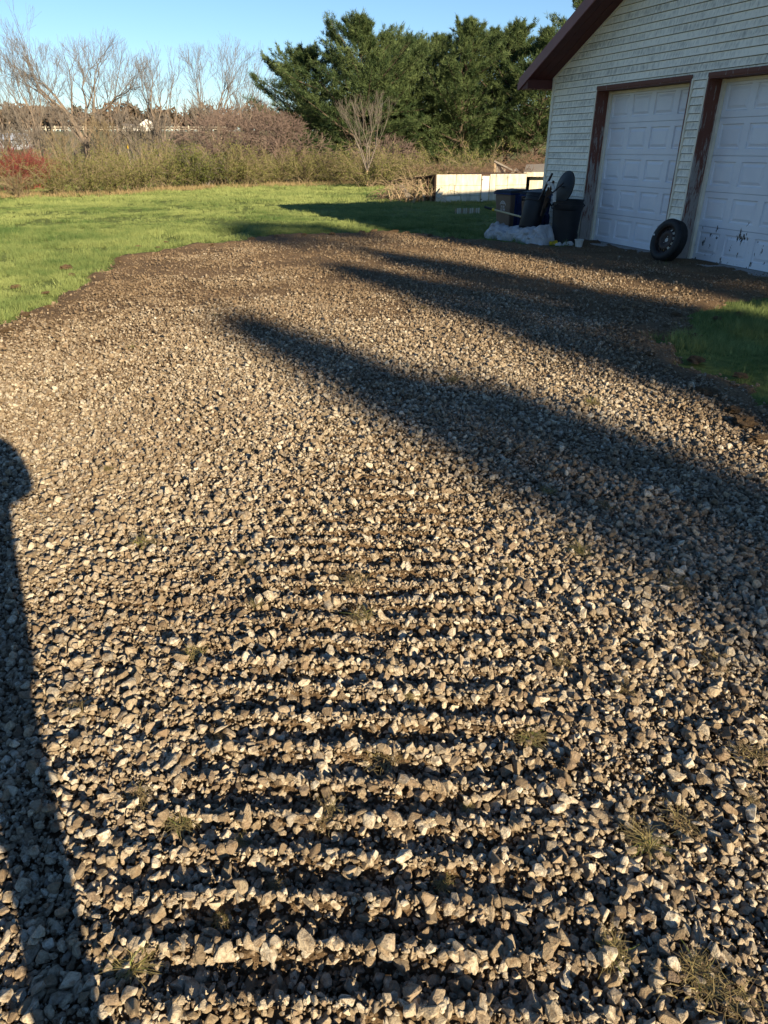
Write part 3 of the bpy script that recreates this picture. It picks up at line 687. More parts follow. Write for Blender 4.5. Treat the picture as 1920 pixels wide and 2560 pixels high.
def can(name, loc, mtx, H, r0, r1, mat, label, handles=True):
    t = empty(name, loc); tag(t, label, 'trash can')
    MB().lathe([(.0001, 0), (r0 * .93, 0), (r0, .015), (r0 + (r1 - r0) * .78, H * .78), (r1 * .985, H * .79), (r1 * 1.0, H * .80), (r1, H * .90), (r1 * 1.03, H * .905), (r1 * 1.03, H * .93), (r1, H * .935), (r1 * 1.01, H * .98), (r1 * 1.05, H * .985), (r1 * 1.05, H), (r1 * .97, H), (r1 * .95, H * .9), (r0 * .9, .03), (.0001, .03)], 36, mtx).build('can_body', mat, t, sm=True)
    if handles:
        for a in (R(200), R(20)):
            c, s = math.cos(a), math.sin(a); q = lambda rr, k, z: mtx @ Vector((rr * c - k * s, rr * s + k * c, z))
            MB().tube([q(r1, -.07, H * .90), q(r1 + .05, -.06, H * .87), q(r1 + .06, 0, H * .82), q(r1 + .05, .06, H * .87), q(r1, .07, H * .90)], .011, 6).build('handle', M['black_plastic'], t, sm=True)
    return t
# tilted can: axis leans to the right
pA, pB = at(1319, 574, 14.25), at(1346, 493, 14.40)
q = (pB - pA).normalized().to_track_quat('Z', 'Y').to_matrix().to_4x4()
tc = can('trash_can', pA, q, (pB - pA).length, .185, .235, M['dark_plastic'], 'dark grey round trash can tilted to the right above the plastic sheet')
MB().tube([(0, 0, -pA.z), (0, 0, .02)], .15, 12).build('base_block', M['black_plastic'], tc)
c2 = can('trash_can', (3.40, 13.80, 0), Matrix.Identity(4), .76, .22, .275, M['dark_plastic'], 'upright dented black trash can against the siding, tools standing in it', True)
# dent the upright can: fold its wall
me = [ch for ch in c2.children if ch.name.startswith('can_body')][0].data
for v in me.vertices:
    a = math.atan2(v.co.y, v.co.x); k = math.exp(-((a + 2.1) / .35) ** 2) * math.exp(-((v.co.z - .28) / .2) ** 2)
    v.co.x *= 1 - .20 * k; v.co.y *= 1 - .20 * k
    k = .03 * math.sin(a * 3 + v.co.z * 7) * (1 if v.co.z < .6 else 0); v.co.x *= 1 + k; v.co.y *= 1 + k
lc = at(1412, 468, 13.86); lid = empty('can_lid', (lc.x, lc.y, lc.z)); tag(lid, 'round black can lid standing on edge in the upright can', 'lid')
ml = Vector((-.90, -.36, .22)).to_track_quat('Z', 'Y').to_matrix().to_4x4() @ Matrix.Scale(.88, 4)
MB().lathe([(.0001, .055), (.10, .052), (.20, .035), (.262, .012), (.29, .010), (.295, -.012), (.28, -.012), (.262, 0), (.20, .022), (.0001, .04)], 36, ml, 1.0, 1.08).build('lid_shell', M['dark_plastic'], lid, sm=True)
MB().tube([ml @ Vector(p) for p in ((-.06, 0, .05), (-.05, 0, .085), (.05, 0, .085), (.06, 0, .05))], .011, 6).build('handle', M['black_plastic'], lid)
def stick(name, pts, r, mat, label, cat, n=7):
    p0 = Vector(pts[0]); o = MB().tube([Vector(p) - p0 for p in pts], r, n).build(name, mat, None, True); o.location = p0; return tag(o, label, cat)
stick('angle_iron', [at(1348, 500, 14.05), at(1381, 433, 13.95)], .022, M['rust'], 'dark slotted metal bar poking up between the two cans', 'metal bar', 4)
stick('board', [at(1360, 520, 14.0), at(1384, 452, 13.9)], .026, M['wood_dark'], 'dark brown wooden stave leaning between the cans', 'board', 4)
stick('board', [at(1352, 540, 14.02), at(1372, 468, 13.98)], .018, M['wood_dark'], 'thin rusty stave standing behind the tilted can', 'board', 4)
stick('board', [at(1366, 496, 13.5), at(1409, 457, 13.45)], .012, M['rust'], 'thin brown stick crossing in front of the standing lid', 'stick', 4)
stick('hose_pipe', [at(1386, 505, 13.6), at(1387, 480, 13.62), at(1381, 463, 13.68), at(1370, 457, 13.75)], .030, M['bucket'], 'pale curved plastic pipe rising out of the black can', 'pipe', 10)

# crumpled plastic sheet along the bins
def crumple(name, L, Wd, H, mat, loc, rz, seed, label, cat):
    bm = bmesh.new(); nx, ny = 44, 26; g = []
    for j in range(ny):
        row = []
        for i in range(nx):
            u = i / (nx - 1); a = math.pi * j / (ny - 1); tap = (min(u, 1 - u) * 9) ; tap = min(1, tap) ** .5
            hh = H * (.78 + .34 * mnoise.noise(Vector((u * 5, seed, 0)))) * (1.0 if u < .1 or u > .8 else .82)
            p = Vector(((u - .5) * L, -math.cos(a) * Wd * .5 * (.9 + .2 * tap), (math.sin(a) ** .55) * hh * tap))
            nn = Vector((p.x * 6, p.y * 6 + seed, p.z * 7)); rdg = 1 - abs(mnoise.noise(nn)) * 2; r2 = 1 - abs(mnoise.noise(nn * 2.3)) * 2
            p += Vector((.02 * mnoise.noise(nn + Vector((9, 0, 0))), -math.cos(a), math.sin(a))) * (.055 * (rdg - .5) + .035 * (r2 - .5))
            p.z = max(p.z, 0); row.append(bm.verts.new(p))
        g.append(row)
    for j in range(ny - 1):
        for i in range(nx - 1): bm.faces.new((g[j][i], g[j][i+1], g[j+1][i+1], g[j+1][i]))
    me = bpy.data.meshes.new(name); bm.to_mesh(me); bm.free(); me.materials.append(mat)
    o = link(bpy.data.objects.new(name, me)); o.location = loc; o.rotation_euler = (0, 0, rz); tag(o, label, cat); return o
crumple('plastic_sheet', 1.62, .44, .37, M['sheet'], (2.66, 14.30, .0), R(-55), 3.0, 'crumpled greyish white plastic sheet lying in front of the bins', 'plastic sheet')
pl = empty('pruning_pole', (2.15, 15.05, .52)); tag(pl, 'long beige pole with yellow and black grip lying across the plastic sheet', 'pole')
MB().tube([(.06, -.07, -.015), (.64, -.86, -.12)], .018, 8).build('shaft', M['pole_beige'], pl)
MB().tube([(.04, -.045, -.012), (.075, -.09, -.018)], .027, 8).build('collar', M['yellow'], pl)
MB().tube([(-.10, .12, .02), (.05, -.06, -.012)], .022, 8).build('grip', M['black_plastic'], pl)
MB().tube([(.62, -.83, -.117), (.65, -.875, -.122)], .022, 8).build('end_cap', M['yellow'], pl)
cup = empty('bucket', (*gp(1446, 619), .005)); tag(cup, 'small dirty white plastic tub on the soil by the jamb', 'tub')
MB().lathe([(.0001, .0), (.058, .0), (.075, .12), (.083, .121), (.083, .135), (.072, .135), (.056, .01), (.0001, .01)], 24).build('tub_wall', M['bucket'], cup, sm=True)
for k, (x, y, s, m_, lb) in enumerate(((1382, 612, .10, 'yellow', 'flat dull yellow scrap on the soil under the black can'), (1398, 616, .07, 'sheet', 'small grey wad of litter beside the yellow scrap'), (1421, 614, .10, 'bucket', 'pale crumpled litter between the black can and the white tub'))):
    gx_, gy_ = gp(x, y); crumple('litter', s * 1.6, s, s * .55, M[m_], (gx_, gy_, .01), k * 1.1, 20 + k, lb, 'litter')

# ------------------------------------------------------------------ low derelict panel wall, brush and broken shed behind
YW = 24.8
wl_ = at(1089, 507, YW); wr_ = at(1312, 503, 25.5)
wdir = Vector((wr_.x - wl_.x, wr_.y - wl_.y, 0)); WL = wdir.length; wrz = math.atan2(wdir.y, wdir.x)
coop = empty('panel_enclosure', (wl_.x, wl_.y, 0), wrz); tag(coop, 'low derelict enclosure of bleached panels beyond the lawn', 'enclosure')
WH = .84; px2m = WL / (1312 - 1089)
def pan(x0, x1, z0, z1, y=0, m='panel', nm='panel'):
    o = MB().box((x0 * px2m + .006, y, z0 * WH + .004), (x1 * px2m - .006, y + .03, z1 * WH - .004)).build(nm, M[m], coop, bevel=.004); return o
for x0, x1, z0, z1, y, m in ((0, 48, .60, 1, 0, 'panel'), (48, 110, .60, 1, .004, 'panel'), (0, 45, .23, .60, .003, 'panel'), (45, 110, .23, .60, 0, 'panel'), (0, 60, 0, .23, .002, 'panel_white'), (60, 110, 0, .23, 0, 'panel'),
                             (131, 146, 0, 1, .002, 'panel'), (146, 175, .58, 1, 0, 'panel'), (146, 175, 0, .58, .004, 'panel'), (175, 223, .60, 1, .003, 'panel'), (175, 223, 0, .60, 0, 'panel')):
    pan(x0, x1, z0, z1, y, m)
dr = pan(111, 130, 0, .94, -.006, 'panel_white', 'hatch_door')
for zz in (.10, .80): MB().box((109.5 * px2m, -.016, zz * WH - .012), (114 * px2m, -.007, zz * WH + .012)).build('hinge', M['black_plastic'], dr)
MB().box((0, .035, .05), (.05, .09, WH - .02)).build('post', M['wood_grey'], coop); MB().box((WL - .05, .035, 0), (WL, .09, WH - .02)).build('post', M['wood_grey'], coop)
# sagging side boards, shade put in as dark wood, and the cover over them
for k in range(7):
    y0 = .05 + k * .30; h = WH * (1.0 - .055 * k) - .04
    if k in (2, 4): continue
    MB().box((-.03 - .14 * k, y0, .02), (-.005 - .14 * k, y0 + .28, h)).build('side_board', M['wood_dark'], coop)
cv = MB().add([(-.02, .03, WH - .03), (WL, .05, WH - .02), (WL, 2.2, WH - .03), (-1.2, 2.2, WH - .30), (-.02, .03, WH + .0), (WL, .05, WH + .012), (WL, 2.2, WH), (-1.2, 2.2, WH - .27)], [(0, 3, 2, 1), (4, 5, 6, 7), (0, 1, 5, 4), (1, 2, 6, 5), (2, 3, 7, 6), (3, 0, 4, 7)]).build('cover', M['wood_dark'], coop)
def plank(name, a, b, w, th, mat, label, cat, up=(0, 0, 1)):
    a, b = Vector(a), Vector(b); d = (b - a); L = d.length; d.normalize(); u = Vector(up); s = d.cross(u).normalized(); u = s.cross(d)
    m = Matrix((s, d, u)).transposed().to_4x4()
    o = MB().box((-w / 2, 0, -th / 2), (w / 2, L, th / 2), m).build(name, mat, None, bevel=.004); o.location = a; return tag(o, label, cat) if label else o
plank('loose_board', at(1093, 494, 24.6), at(1109, 470, 24.7), .14, .05, M['panel'], 'short loose board leaning at the left end of the panel enclosure', 'board', (0, -1, .2))
plank('loose_board', at(1003, 463, 25.6), at(1022, 492, 25.0), .16, .04, M['wood_grey'], 'grey board slanting down in the brush heap', 'board', (0, -1, .2))
plank('loose_board', at(1050, 450, 25.4), at(1061, 494, 24.6), .07, .05, M['stick'], 'upright pale board in the brush beside the dark enclosure side', 'board', (0, -1, .2))
# broken shed to the right
shed = empty('broken_shed', at(1318, 470, 26.4).to_tuple()[:2] + (0,)); tag(shed, 'collapsed small shed with pale eave board behind the panel enclosure', 'shed')
so = shed.location
def rel(px, py, Y): return at(px, py, Y) - so
a, b = rel(1309, 436, 26.2), rel(1400, 436, 26.2)
MB().box((a.x, a.y, a.z - .07), (b.x, a.y + .05, a.z + .07)).build('eave_board', M['panel'], shed)
MB().add([a + Vector((0, .02, .075)), b + Vector((0, .02, .075)), rel(1400, 408, 28), rel(1316, 411, 28), a + Vector((0, .02, .03)), b + Vector((0, .02, .03)), rel(1400, 412, 28), rel(1316, 415, 28)], [(0, 1, 2, 3), (7, 6, 5, 4), (0, 4, 5, 1), (1, 5, 6, 2), (2, 6, 7, 3), (3, 7, 4, 0)]).build('roof_sheet', M['wood_grey'], shed)
a2 = rel(1325, 444, 26.5); b2 = rel(1400, 444, 26.5)
MB().box((a2.x, a2.y, -so.z + .0), (b2.x, a2.y + .04, a2.z)).build('wall_panel', M['panel'], shed)
MB().box((rel(1300, 440, 27.2).x, rel(1300, 440, 27.2).y, 0), (rel(1330, 440, 27.2).x, rel(1300, 440, 27.2).y + .05, .80)).build('gap_shade', M['black_plastic'], shed)  # black sheet standing in for the shade inside the gap by the panel
lean = empty('fallen_roof_frame', at(1258, 440, 26.8).to_tuple()[:2] + (0,)); tag(lean, 'fallen grey timber frame with upright slats behind the panel enclosure', 'timber')
lo_ = lean.location
def rel2(px, py, Y): return at(px, py, Y) - lo_
MB().tube([rel2(1236, 404, 26.9), rel2(1283, 428, 26.5)], .045, 4).build('rafter', M['wood_grey'], lean)
for k in range(5):
    x = 1238 + k * 6; a_ = rel2(x, 408 + k * 3, 26.85); MB().box((a_.x - .035, a_.y, 0), (a_.x + .035, a_.y + .025, a_.z)).build('slat', M['wood_grey'] if k else M['stick'], lean)
stick('log', [at(1272, 440, 26.1), at(1290, 426, 26.2), at(1306, 440, 25.9)], [.05, .07, .04], M['wood_grey'], 'crooked grey log hanging over the right end of the panels', 'log', 8)
edging = empty('slat_edging', (*gp(1168, 534), 0), R(4)); tag(edging, 'short fallen strip of upright wooden slats lying in the grass', 'edging')
for k in range(12): MB().box((-.34 + k * .058, 0, 0), (-.34 + k * .058 + .040, .02, .13 + .02 * ((k * 7) % 3) / 3)).build('slat', M['panel'] if k % 3 else M['stick'], edging)
MB().box((-.35, .0225, .035), (.36, .04, .06)).build('rail', M['wood_grey'], edging)
# ------------------------------------------------------------------ sticks and brush
def arch_sticks(seed, n, cx, cy, sx, sy, h, r, spread=.6, arch=.5):
    q = np.random.default_rng(seed); S = []
    for i in range(n):
        p = np.array([cx + q.uniform(-sx, sx), cy + q.uniform(-sy, sy), q.uniform(0, h * .5)]); a = q.uniform(0, 6.283)
        d = np.array([math.cos(a), math.sin(a) * .6, q.uniform(.2, 1.4)]); d /= np.linalg.norm(d); L = h * q.uniform(.5, 1.5); rr = r * q.uniform(.5, 1.3); k = 5
        for s in range(k):
            d2 = d + np.array([q.normal(0, .22), q.normal(0, .22), -arch * (s / k) + q.normal(0, .15)]); d2 /= np.linalg.norm(d2); p2 = p + d2 * L / k
            if p2[2] < .01: p2[2] = .01
            S.append([*p, *p2, rr * (1 - s / (k + 1)), rr * (1 - (s + 1) / (k + 1))]); p, d = p2, d2
    return S
bp = at(1030, 500, 25.2); brush = empty('brush_heap', (bp.x, bp.y, 0)); tag(brush, 'heap of bare bleached branches at the left end of the panel enclosure', 'brush heap')
V, F = segs_mesh(arch_sticks(1, 260, .15, .1, .95, .5, .8, .009, arch=.9) + arch_sticks(2, 90, .35, .6, .8, .4, 1.05, .008, arch=.8)); stuff(obj_np('twigs', V, F, M['stick'], brush))
V, F = segs_mesh(arch_sticks(3, 90, -.5, .2, .6, .4, .45, .012, arch=.9)); stuff(obj_np('dark_twigs', V, F, M['vine'], brush))
q = random.Random(4)
for k in range(30):
    x = q.uniform(-.8, .95); y = q.uniform(-.45, .2); L = q.uniform(.4, 1.0); t = q.uniform(-.5, .5); b = q.uniform(-.15, .3); h = L * q.uniform(.5, .95)
    MB().tube([(x, y, 0), (x + t * L * .4, y + b * .3, h * .5), (x + t * L * .7, y + b * .5, h * .85), (x + t * L * 1.2, y + b, h)], [.02, .016, .012, .006], 5).build('branch', M['stick'], brush)
bt = at(1190, 430, 25.9); vt = empty('vine_tangle', (bt.x, bt.y, WH)); tag(vt, 'brown tangle of dead vines over the top of the panels', 'vines')
V, F = segs_mesh(arch_sticks(6, 260, -.2, .1, 2.1, .35, .34, .007, arch=1.3)); stuff(obj_np('vine', V, F, M['vine'], vt))
V, F = segs_mesh(arch_sticks(61, 60, -.2, -1.0, 1.8, .05, .26, .0045, arch=2.4) ); stuff(obj_np('hanging_vine', V, F, M['vine'], vt))
for nm, px_, Y, w, h, lb, sd in (('brush_mound', 1352, 29.0, .75, 1.75, 'tall mound of arching brown brush against the garage corner', 8), ('brush_mound', 1300, 30.5, .7, 1.7, 'thin mound of brown vines left of the tall brush mound', 9), ('brush_mound', 1222, 29.5, .8, 1.15, 'low dark bramble mound behind the fallen timber frame', 10)):
    c = at(px_, 470, Y); mo = empty(nm, (c.x, c.y, 0)); tag(mo, lb, 'brush mound')
    V, F = segs_mesh(arch_sticks(sd, 330, 0, 0, w, .6, h, .009, arch=1.5)); stuff(obj_np('brush', V, F, M['vine'], mo))

# ------------------------------------------------------------------ deciduous trees, bare
def grow(S, p, d, L, r, lv, q, up=.10, ang=.62, nk=(2, 3), rmin=.008, wander=.075, side=True):
    n = 4 if lv < 2 else 3; r1 = max(r * .62, rmin); path = [p]
    for s in range(n):
        d = d + np.array([q.normal(0, wander), q.normal(0, wander), q.normal(0, wander * .6) + up]); d /= np.linalg.norm(d)
        p2 = p + d * L / n; a = r + (r1 - r) * s / n; b = r + (r1 - r) * (s + 1) / n; S.append([*p, *p2, a, b]); p = p2; path.append(p)
    if lv <= 0: return
    ks = q.integers(nk[0], nk[1] + 1)
    for k in range(ks):
        v = q.normal(0, 1, 3); v -= d * v.dot(d); v /= np.linalg.norm(v); th = ang * q.uniform(.45, 1.15)
        grow(S, p, d * math.cos(th) + v * math.sin(th), L * q.uniform(.68, .84), r1 * (.92 if k == 0 else .74), lv - 1, q, up, ang, nk, rmin, wander, side)
    if side:
        for k in range(1, n):
            if q.random() < .5:
                v = q.normal(0, 1, 3); v -= d * v.dot(d); v /= np.linalg.norm(v); th = ang * q.uniform(.9, 1.6)
                grow(S, path[k], d * math.cos(th) + v * math.sin(th), L * q.uniform(.4, .62), max(r1 * .45, rmin), min(lv - 2, 3) if lv > 2 else 0, q, up, ang, nk, rmin, wander, side)
def bare_tree(name, base, H, r, seed, label, lean=(0, 0), fork=.3, lv=5, ang=.5, up=.07, stems=1, twig='twig', bark='bark_grey', group=None, cat='tree', rmin=.0065, z0=0.0, limbs=0, spread=.6):
    q = np.random.default_rng(seed); S = []
    if limbs:
        th_ = H * .20; S.append([0, 0, 0, lean[0] * th_ * .5, 0, th_ * .5, r, r * .9]); S.append([lean[0] * th_ * .5, 0, th_ * .5, lean[0] * th_, 0, th_, r * .9, r * .85]); stems = 0
        for k in range(limbs):
            a = -1 + 2 * (k + .5) / limbs; d = np.array([a * spread + lean[0], q.normal(0, .32), 1.]); d /= np.linalg.norm(d)
            grow(S, np.array([lean[0] * th_, 0, th_ * q.uniform(.8, 1.0)]), d, H * .27 * q.uniform(.85, 1.1), r * .55, lv, q, up, ang, (2, 3), rmin)
    for s in range(stems):
        d = np.array([lean[0] + (q.normal(0, .28) if stems > 1 else 0), lean[1] + (q.normal(0, .2) if stems > 1 else 0), 1.]); d /= np.linalg.norm(d)
        grow(S, np.array([q.normal(0, .12) if stems > 1 else 0., 0., z0]), d, H * fork, r, lv, q, up, ang, (2, 3), rmin)
    S = np.array(S); k = H / np.percentile(S[:, 5], 99.3 if limbs else 100); S[:, :6] *= k
    t = empty(name, base); tag(t, label, cat, group)
    thick = S[:, 6] > max(.035, r * .22)
    if thick.any(): V, F = segs_mesh(S[thick], 6); obj_np('trunk', V, F, M[bark], t, True)
    V, F = segs_mesh(S[~thick], 3); obj_np('crown', V, F, M[twig], t)
    return t
def bt_at(px_, Y, ytop, **k):
    b = at(px_, 372, Y); top = at(px_, ytop, Y); return bare_tree('bare_tree', (b.x, Y, 0), H=top.z, group='bare trees along the far field edge', **k)
bt_at(218, 62, 40, r=.27, seed=11, label='tallest bare tree with wide vase-shaped crown, left half of the skyline', lv=5, ang=.5, up=.045, limbs=6, spread=.95)
bt_at(92, 58, 82, r=.17, seed=12, label='slender bare tree with several upright stems left of the tallest tree', lean=(-.08, 0), fork=.34, lv=6, stems=2, ang=.42)
bt_at(40, 55, 105, r=.14, seed=13, label='bare tree leaning left at the left edge of the photo', lean=(-.34, 0), lv=5, ang=.5, up=.05, limbs=3, spread=.4)
bt_at(138, 66, 150, r=.15, seed=14, label='small dark-trunked bare tree just left of the tallest tree', fork=.30, lv=5, ang=.6)
bt_at(290, 70, 100, r=.20, seed=15, label='bare tree behind the right side of the tallest crown', lean=(.05, 0), lv=5, ang=.48, up=.05, limbs=4, spread=.6)
bt_at(402, 58, 95, r=.15, seed=16, label='bare tree leaning left, left one of the close pair', lean=(-.14, 0), fork=.36, lv=5, ang=.45)
bt_at(412, 60, 165, r=.16, seed=17, label='straight pale-trunked bare tree, right one of the close pair', lv=4, ang=.5, up=.05, limbs=5, spread=.6)
bt_at(545, 72, 95, r=.22, seed=18, label='broad bare tree standing behind the pinkish thicket', lv=5, ang=.48, up=.05, limbs=5, spread=.7)
bt_at(612, 76, 150, r=.15, seed=19, label='fine hazy bare tree between the broad bare tree and the pines', fork=.34, lv=5, ang=.4, stems=2)
bt_at(650, 70, 205, r=.11, seed=20, label='low bare tree right beside the left-hand pine', fork=.34, lv=5, ang=.45, stems=2)
bt_at(-60, 60, 90, r=.2, seed=21, label='bare tree beyond the left edge whose twigs reach into view', fork=.3, lv=5, ang=.55)
ORD = ['first', 'second', 'third', 'fourth', 'fifth', 'sixth', 'seventh', 'eighth', 'ninth', 'tenth', 'eleventh', 'twelfth', 'thirteenth', 'fourteenth', 'fifteenth', 'sixteenth', 'seventeenth', 'eighteenth', 'nineteenth', 'twentieth']
# understorey saplings: three builds, copied
def sapling_proto(seed, twig, H=2.7, stems=5, ang=.5, lv=4):
    return bare_tree('sapling', (0, 0, 0), H, .05, seed, '-', stems=stems, fork=.34, lv=lv, ang=ang, up=.05, twig=twig, bark='bark_grey', cat='sapling', rmin=.010)
protos_s = [sapling_proto(31, 'twig'), sapling_proto(32, 'twig_tan'), sapling_proto(33, 'twig', 3.6, 4)]
q = random.Random(5); used = set()
sx_ = [5, 38, 70, 108, 150, 182, 225, 262, 300, 335, 372, 410, 448, 482, 515]
for i, x in enumerate(sx_):
    k = i % 3; o = protos_s[k] if k not in used else copy_tree(protos_s[k]); used.add(k)
    Y = q.uniform(46, 56); b = at(x + q.uniform(-8, 8), 380, Y); o.location = (b.x, Y, 0); s = q.uniform(.85, 1.3); o.scale = (s * 1.1, s, s); o.rotation_euler = (0, 0, q.uniform(0, 6.28))
    tag(o, 'bare sapling clump behind the hedge, %s from the left edge' % ORD[i], 'sapling', 'sapling clumps under the bare trees')
# pinkish crab-apple thickets
for x, Y, H, sd, lb in ((560, 45, 3.7, 41, 'pinkish twiggy thicket, left one of the three mounds beside the pines'), (625, 42, 3.9, 42, 'dense pinkish twiggy thicket, middle one of the three mounds beside the pines'), (690, 41, 3.5, 43, 'pinkish brown thicket touching the left-hand pine'), (955, 40, 2.3, 44, 'dark brown leafless thicket behind the young bare tree')):
    b = at(x, 390, Y); t = bare_tree('thicket', (b.x, Y, 0), H, .07, sd, lb, stems=7, fork=.30, lv=5, ang=.75, up=-.01, twig='twig_pink', cat='thicket', group='twiggy thickets by the pines', rmin=.008); t.scale = (1.25, 1.1, 1)
# young tree standing on the lawn
b = at(918, 468, 34.5); young = bare_tree('young_tree', (b.x, 34.5, 0), 3.75, .062, 52, 'young bare tree with two pale stems standing alone on the lawn', lv=4, ang=.40, up=.07, limbs=5, spread=.5, twig='twig', bark='stick', rmin=.0035)

# ------------------------------------------------------------------ pines
def tufts(P, D, q, ln, wd, k):
    """needle sprays: k thin triangles fanned around each direction"""
    n = len(P); P = np.repeat(P, k, 0); D = np.repeat(D, k, 0); m = len(P)
    D = D + q.normal(0, .55, (m, 3)); D /= np.linalg.norm(D, axis=1, keepdims=True)
    W = np.cross(D, q.normal(0, 1, (m, 3))); W /= np.linalg.norm(W, axis=1, keepdims=True)
    L = ln * q.uniform(.6, 1.25, (m, 1)); w = wd * q.uniform(.6, 1.3, (m, 1)); O = P + q.normal(0, ln * .16, (m, 3))
    V = np.stack([O - W * w, O + W * w, O + D * L], 1).reshape(-1, 3); return V, np.arange(3 * m).reshape(-1, 3), m
def pine(base, H, Rm, seed, label, low=.10, dens=1.0, group='white pines behind the lawn', taper=.8, name='pine_tree', ln=.21, bendx=0.0):
    q = np.random.default_rng(seed); S = []; P = []; D = []; TT = []
    t = empty(name, base); tag(t, label, 'tree', group); nz = 14
    tx = np.cumsum(q.normal(0, .05, nz + 1)) + bendx * np.linspace(0, 1, nz + 1) ** 2; ty = np.cumsum(q.normal(0, .04, nz + 1)); tz = np.linspace(0, H * .97, nz + 1)
    rr = np.linspace(.018 * H, .012, nz + 1); T = [[tx[i], ty[i], tz[i], tx[i+1], ty[i+1], tz[i+1], rr[i], rr[i+1]] for i in range(nz)]
    z = low * H
    while z < H * .985:
        f = z / H; prof = min(1, 1.75 * (1 - f)) ** taper * min(1, .78 + 1.0 * f) * 1.12; nb = q.integers(4, 7); a0 = q.uniform(0, 6.28); c = np.array([np.interp(z, tz, tx), np.interp(z, tz, ty), z])
        for b in range(nb):
            a = a0 + b * 6.283 / nb + q.normal(0, .25); L = max(.25, Rm * prof * q.choice([.55, .8, 1.0, 1.12], p=[.2, .3, .3, .2])); el = q.normal(.10, .13) + .55 * f
            d = np.array([math.cos(a) * math.cos(el), math.sin(a) * math.cos(el), math.sin(el)]); p = c.copy(); n = 6; r = .012 + .010 * L
            for s in range(n):
                d = d + np.array([q.normal(0, .07), q.normal(0, .07), .045]); d /= np.linalg.norm(d); p2 = p + d * L / n
                S.append([*p, *p2, r * (1 - s / n) + .006, r * (1 - (s + 1) / n) + .006])
                if s >= 1:
                    sdv = np.cross(d, [0, 0, 1.]); sdv /= np.linalg.norm(sdv)
                    m = max(2, int(dens * (4 + 9.0 * L / n * (1.35 if s > 3 else 1))))
                    tint = q.uniform(.2, .95)
                    for j in range(m):
                        u = q.random(); side = q.choice([-1, 1]); wdt = L * .36 * (1 - .6 * s / n) * q.random() ** .8
                        fw = d * .75 + sdv * side * q.uniform(.1, .8); fw[2] += q.uniform(.05, .40); fw /= np.linalg.norm(fw); e0 = p + (p2 - p) * u + sdv * side * wdt * .9 + np.array([0, 0, .10 * wdt + q.normal(0, .05)]) + d * wdt * .5
                        P.append(e0); D.append(fw); TT.append(tint + q.normal(0, .1))
                        P.append(e0 - fw * ln * .8 + q.normal(0, .04, 3)); D.append(fw); TT.append(tint - .12)
                p = p2
        z += H * q.uniform(.040, .062) * (1.0 if f < .8 else .7)
    V, F = segs_mesh(T, 8); obj_np('trunk', V, F, M['bark_pine'], t, True)
    V, F = segs_mesh(S, 3); obj_np('limbs', V, F, M['bark_pine'], t)
    kk = 9; V, F, m = tufts(np.array(P), np.array(D), q, ln * 1.1, ln * .07, kk); o = obj_np('crown', V, F, M['needles'], t)
    set_tint(o.data, np.clip(np.repeat(np.array(TT), kk) + q.normal(0, .12, m), 0, 1)); return t
def pine_at(px_, Y, ytop, halfpx, seed, label, **k):
    b = at(px_, 372, Y); top = at(px_, ytop, Y); dx = at(px_ + halfpx, ytop, Y).x - top.x
    return pine((b.x, Y, 0), top.z * .955, dx, seed, label, **k)
pine_at(905, 47, 32, 200, 71, 'largest white pine, its rounded top highest left of centre', dens=1.25)
pine_at(775, 50, 105, 150, 72, 'leftmost white pine with sloping outer branches', dens=1.2, low=.06)
pine_at(1035, 50, 78, 150, 73, 'white pine right of the largest one, top a little lower', dens=1.2)
pine_at(1150, 48, 38, 150, 74, 'white pine with two ragged tops in the middle of the right group', dens=1.05, taper=.7)
pine_at(1265, 50, 40, 150, 75, 'white pine with open airy crown near the garage eave', dens=.95, taper=.75)
pine_at(1335, 47, 52, 130, 76, 'dark white pine partly hidden by the garage eave', dens=1.0)
pine_at(975, 53, 80, 150, 79, 'white pine filling the gap just right of the largest one', dens=1.0)
pine_at(1092, 53, 75, 140, 80, 'white pine set back between the middle pines', dens=1.0)
pine_at(1208, 53, 58, 140, 81, 'white pine set back left of the airy crown', dens=1.0)
pine_at(1425, 52, -60, 150, 77, 'white pine rising behind the garage roof', dens=.9, low=.2)
pine_at(1560, 52, -20, 170, 78, 'white pine wholly behind the garage gable', dens=.5, low=.2)

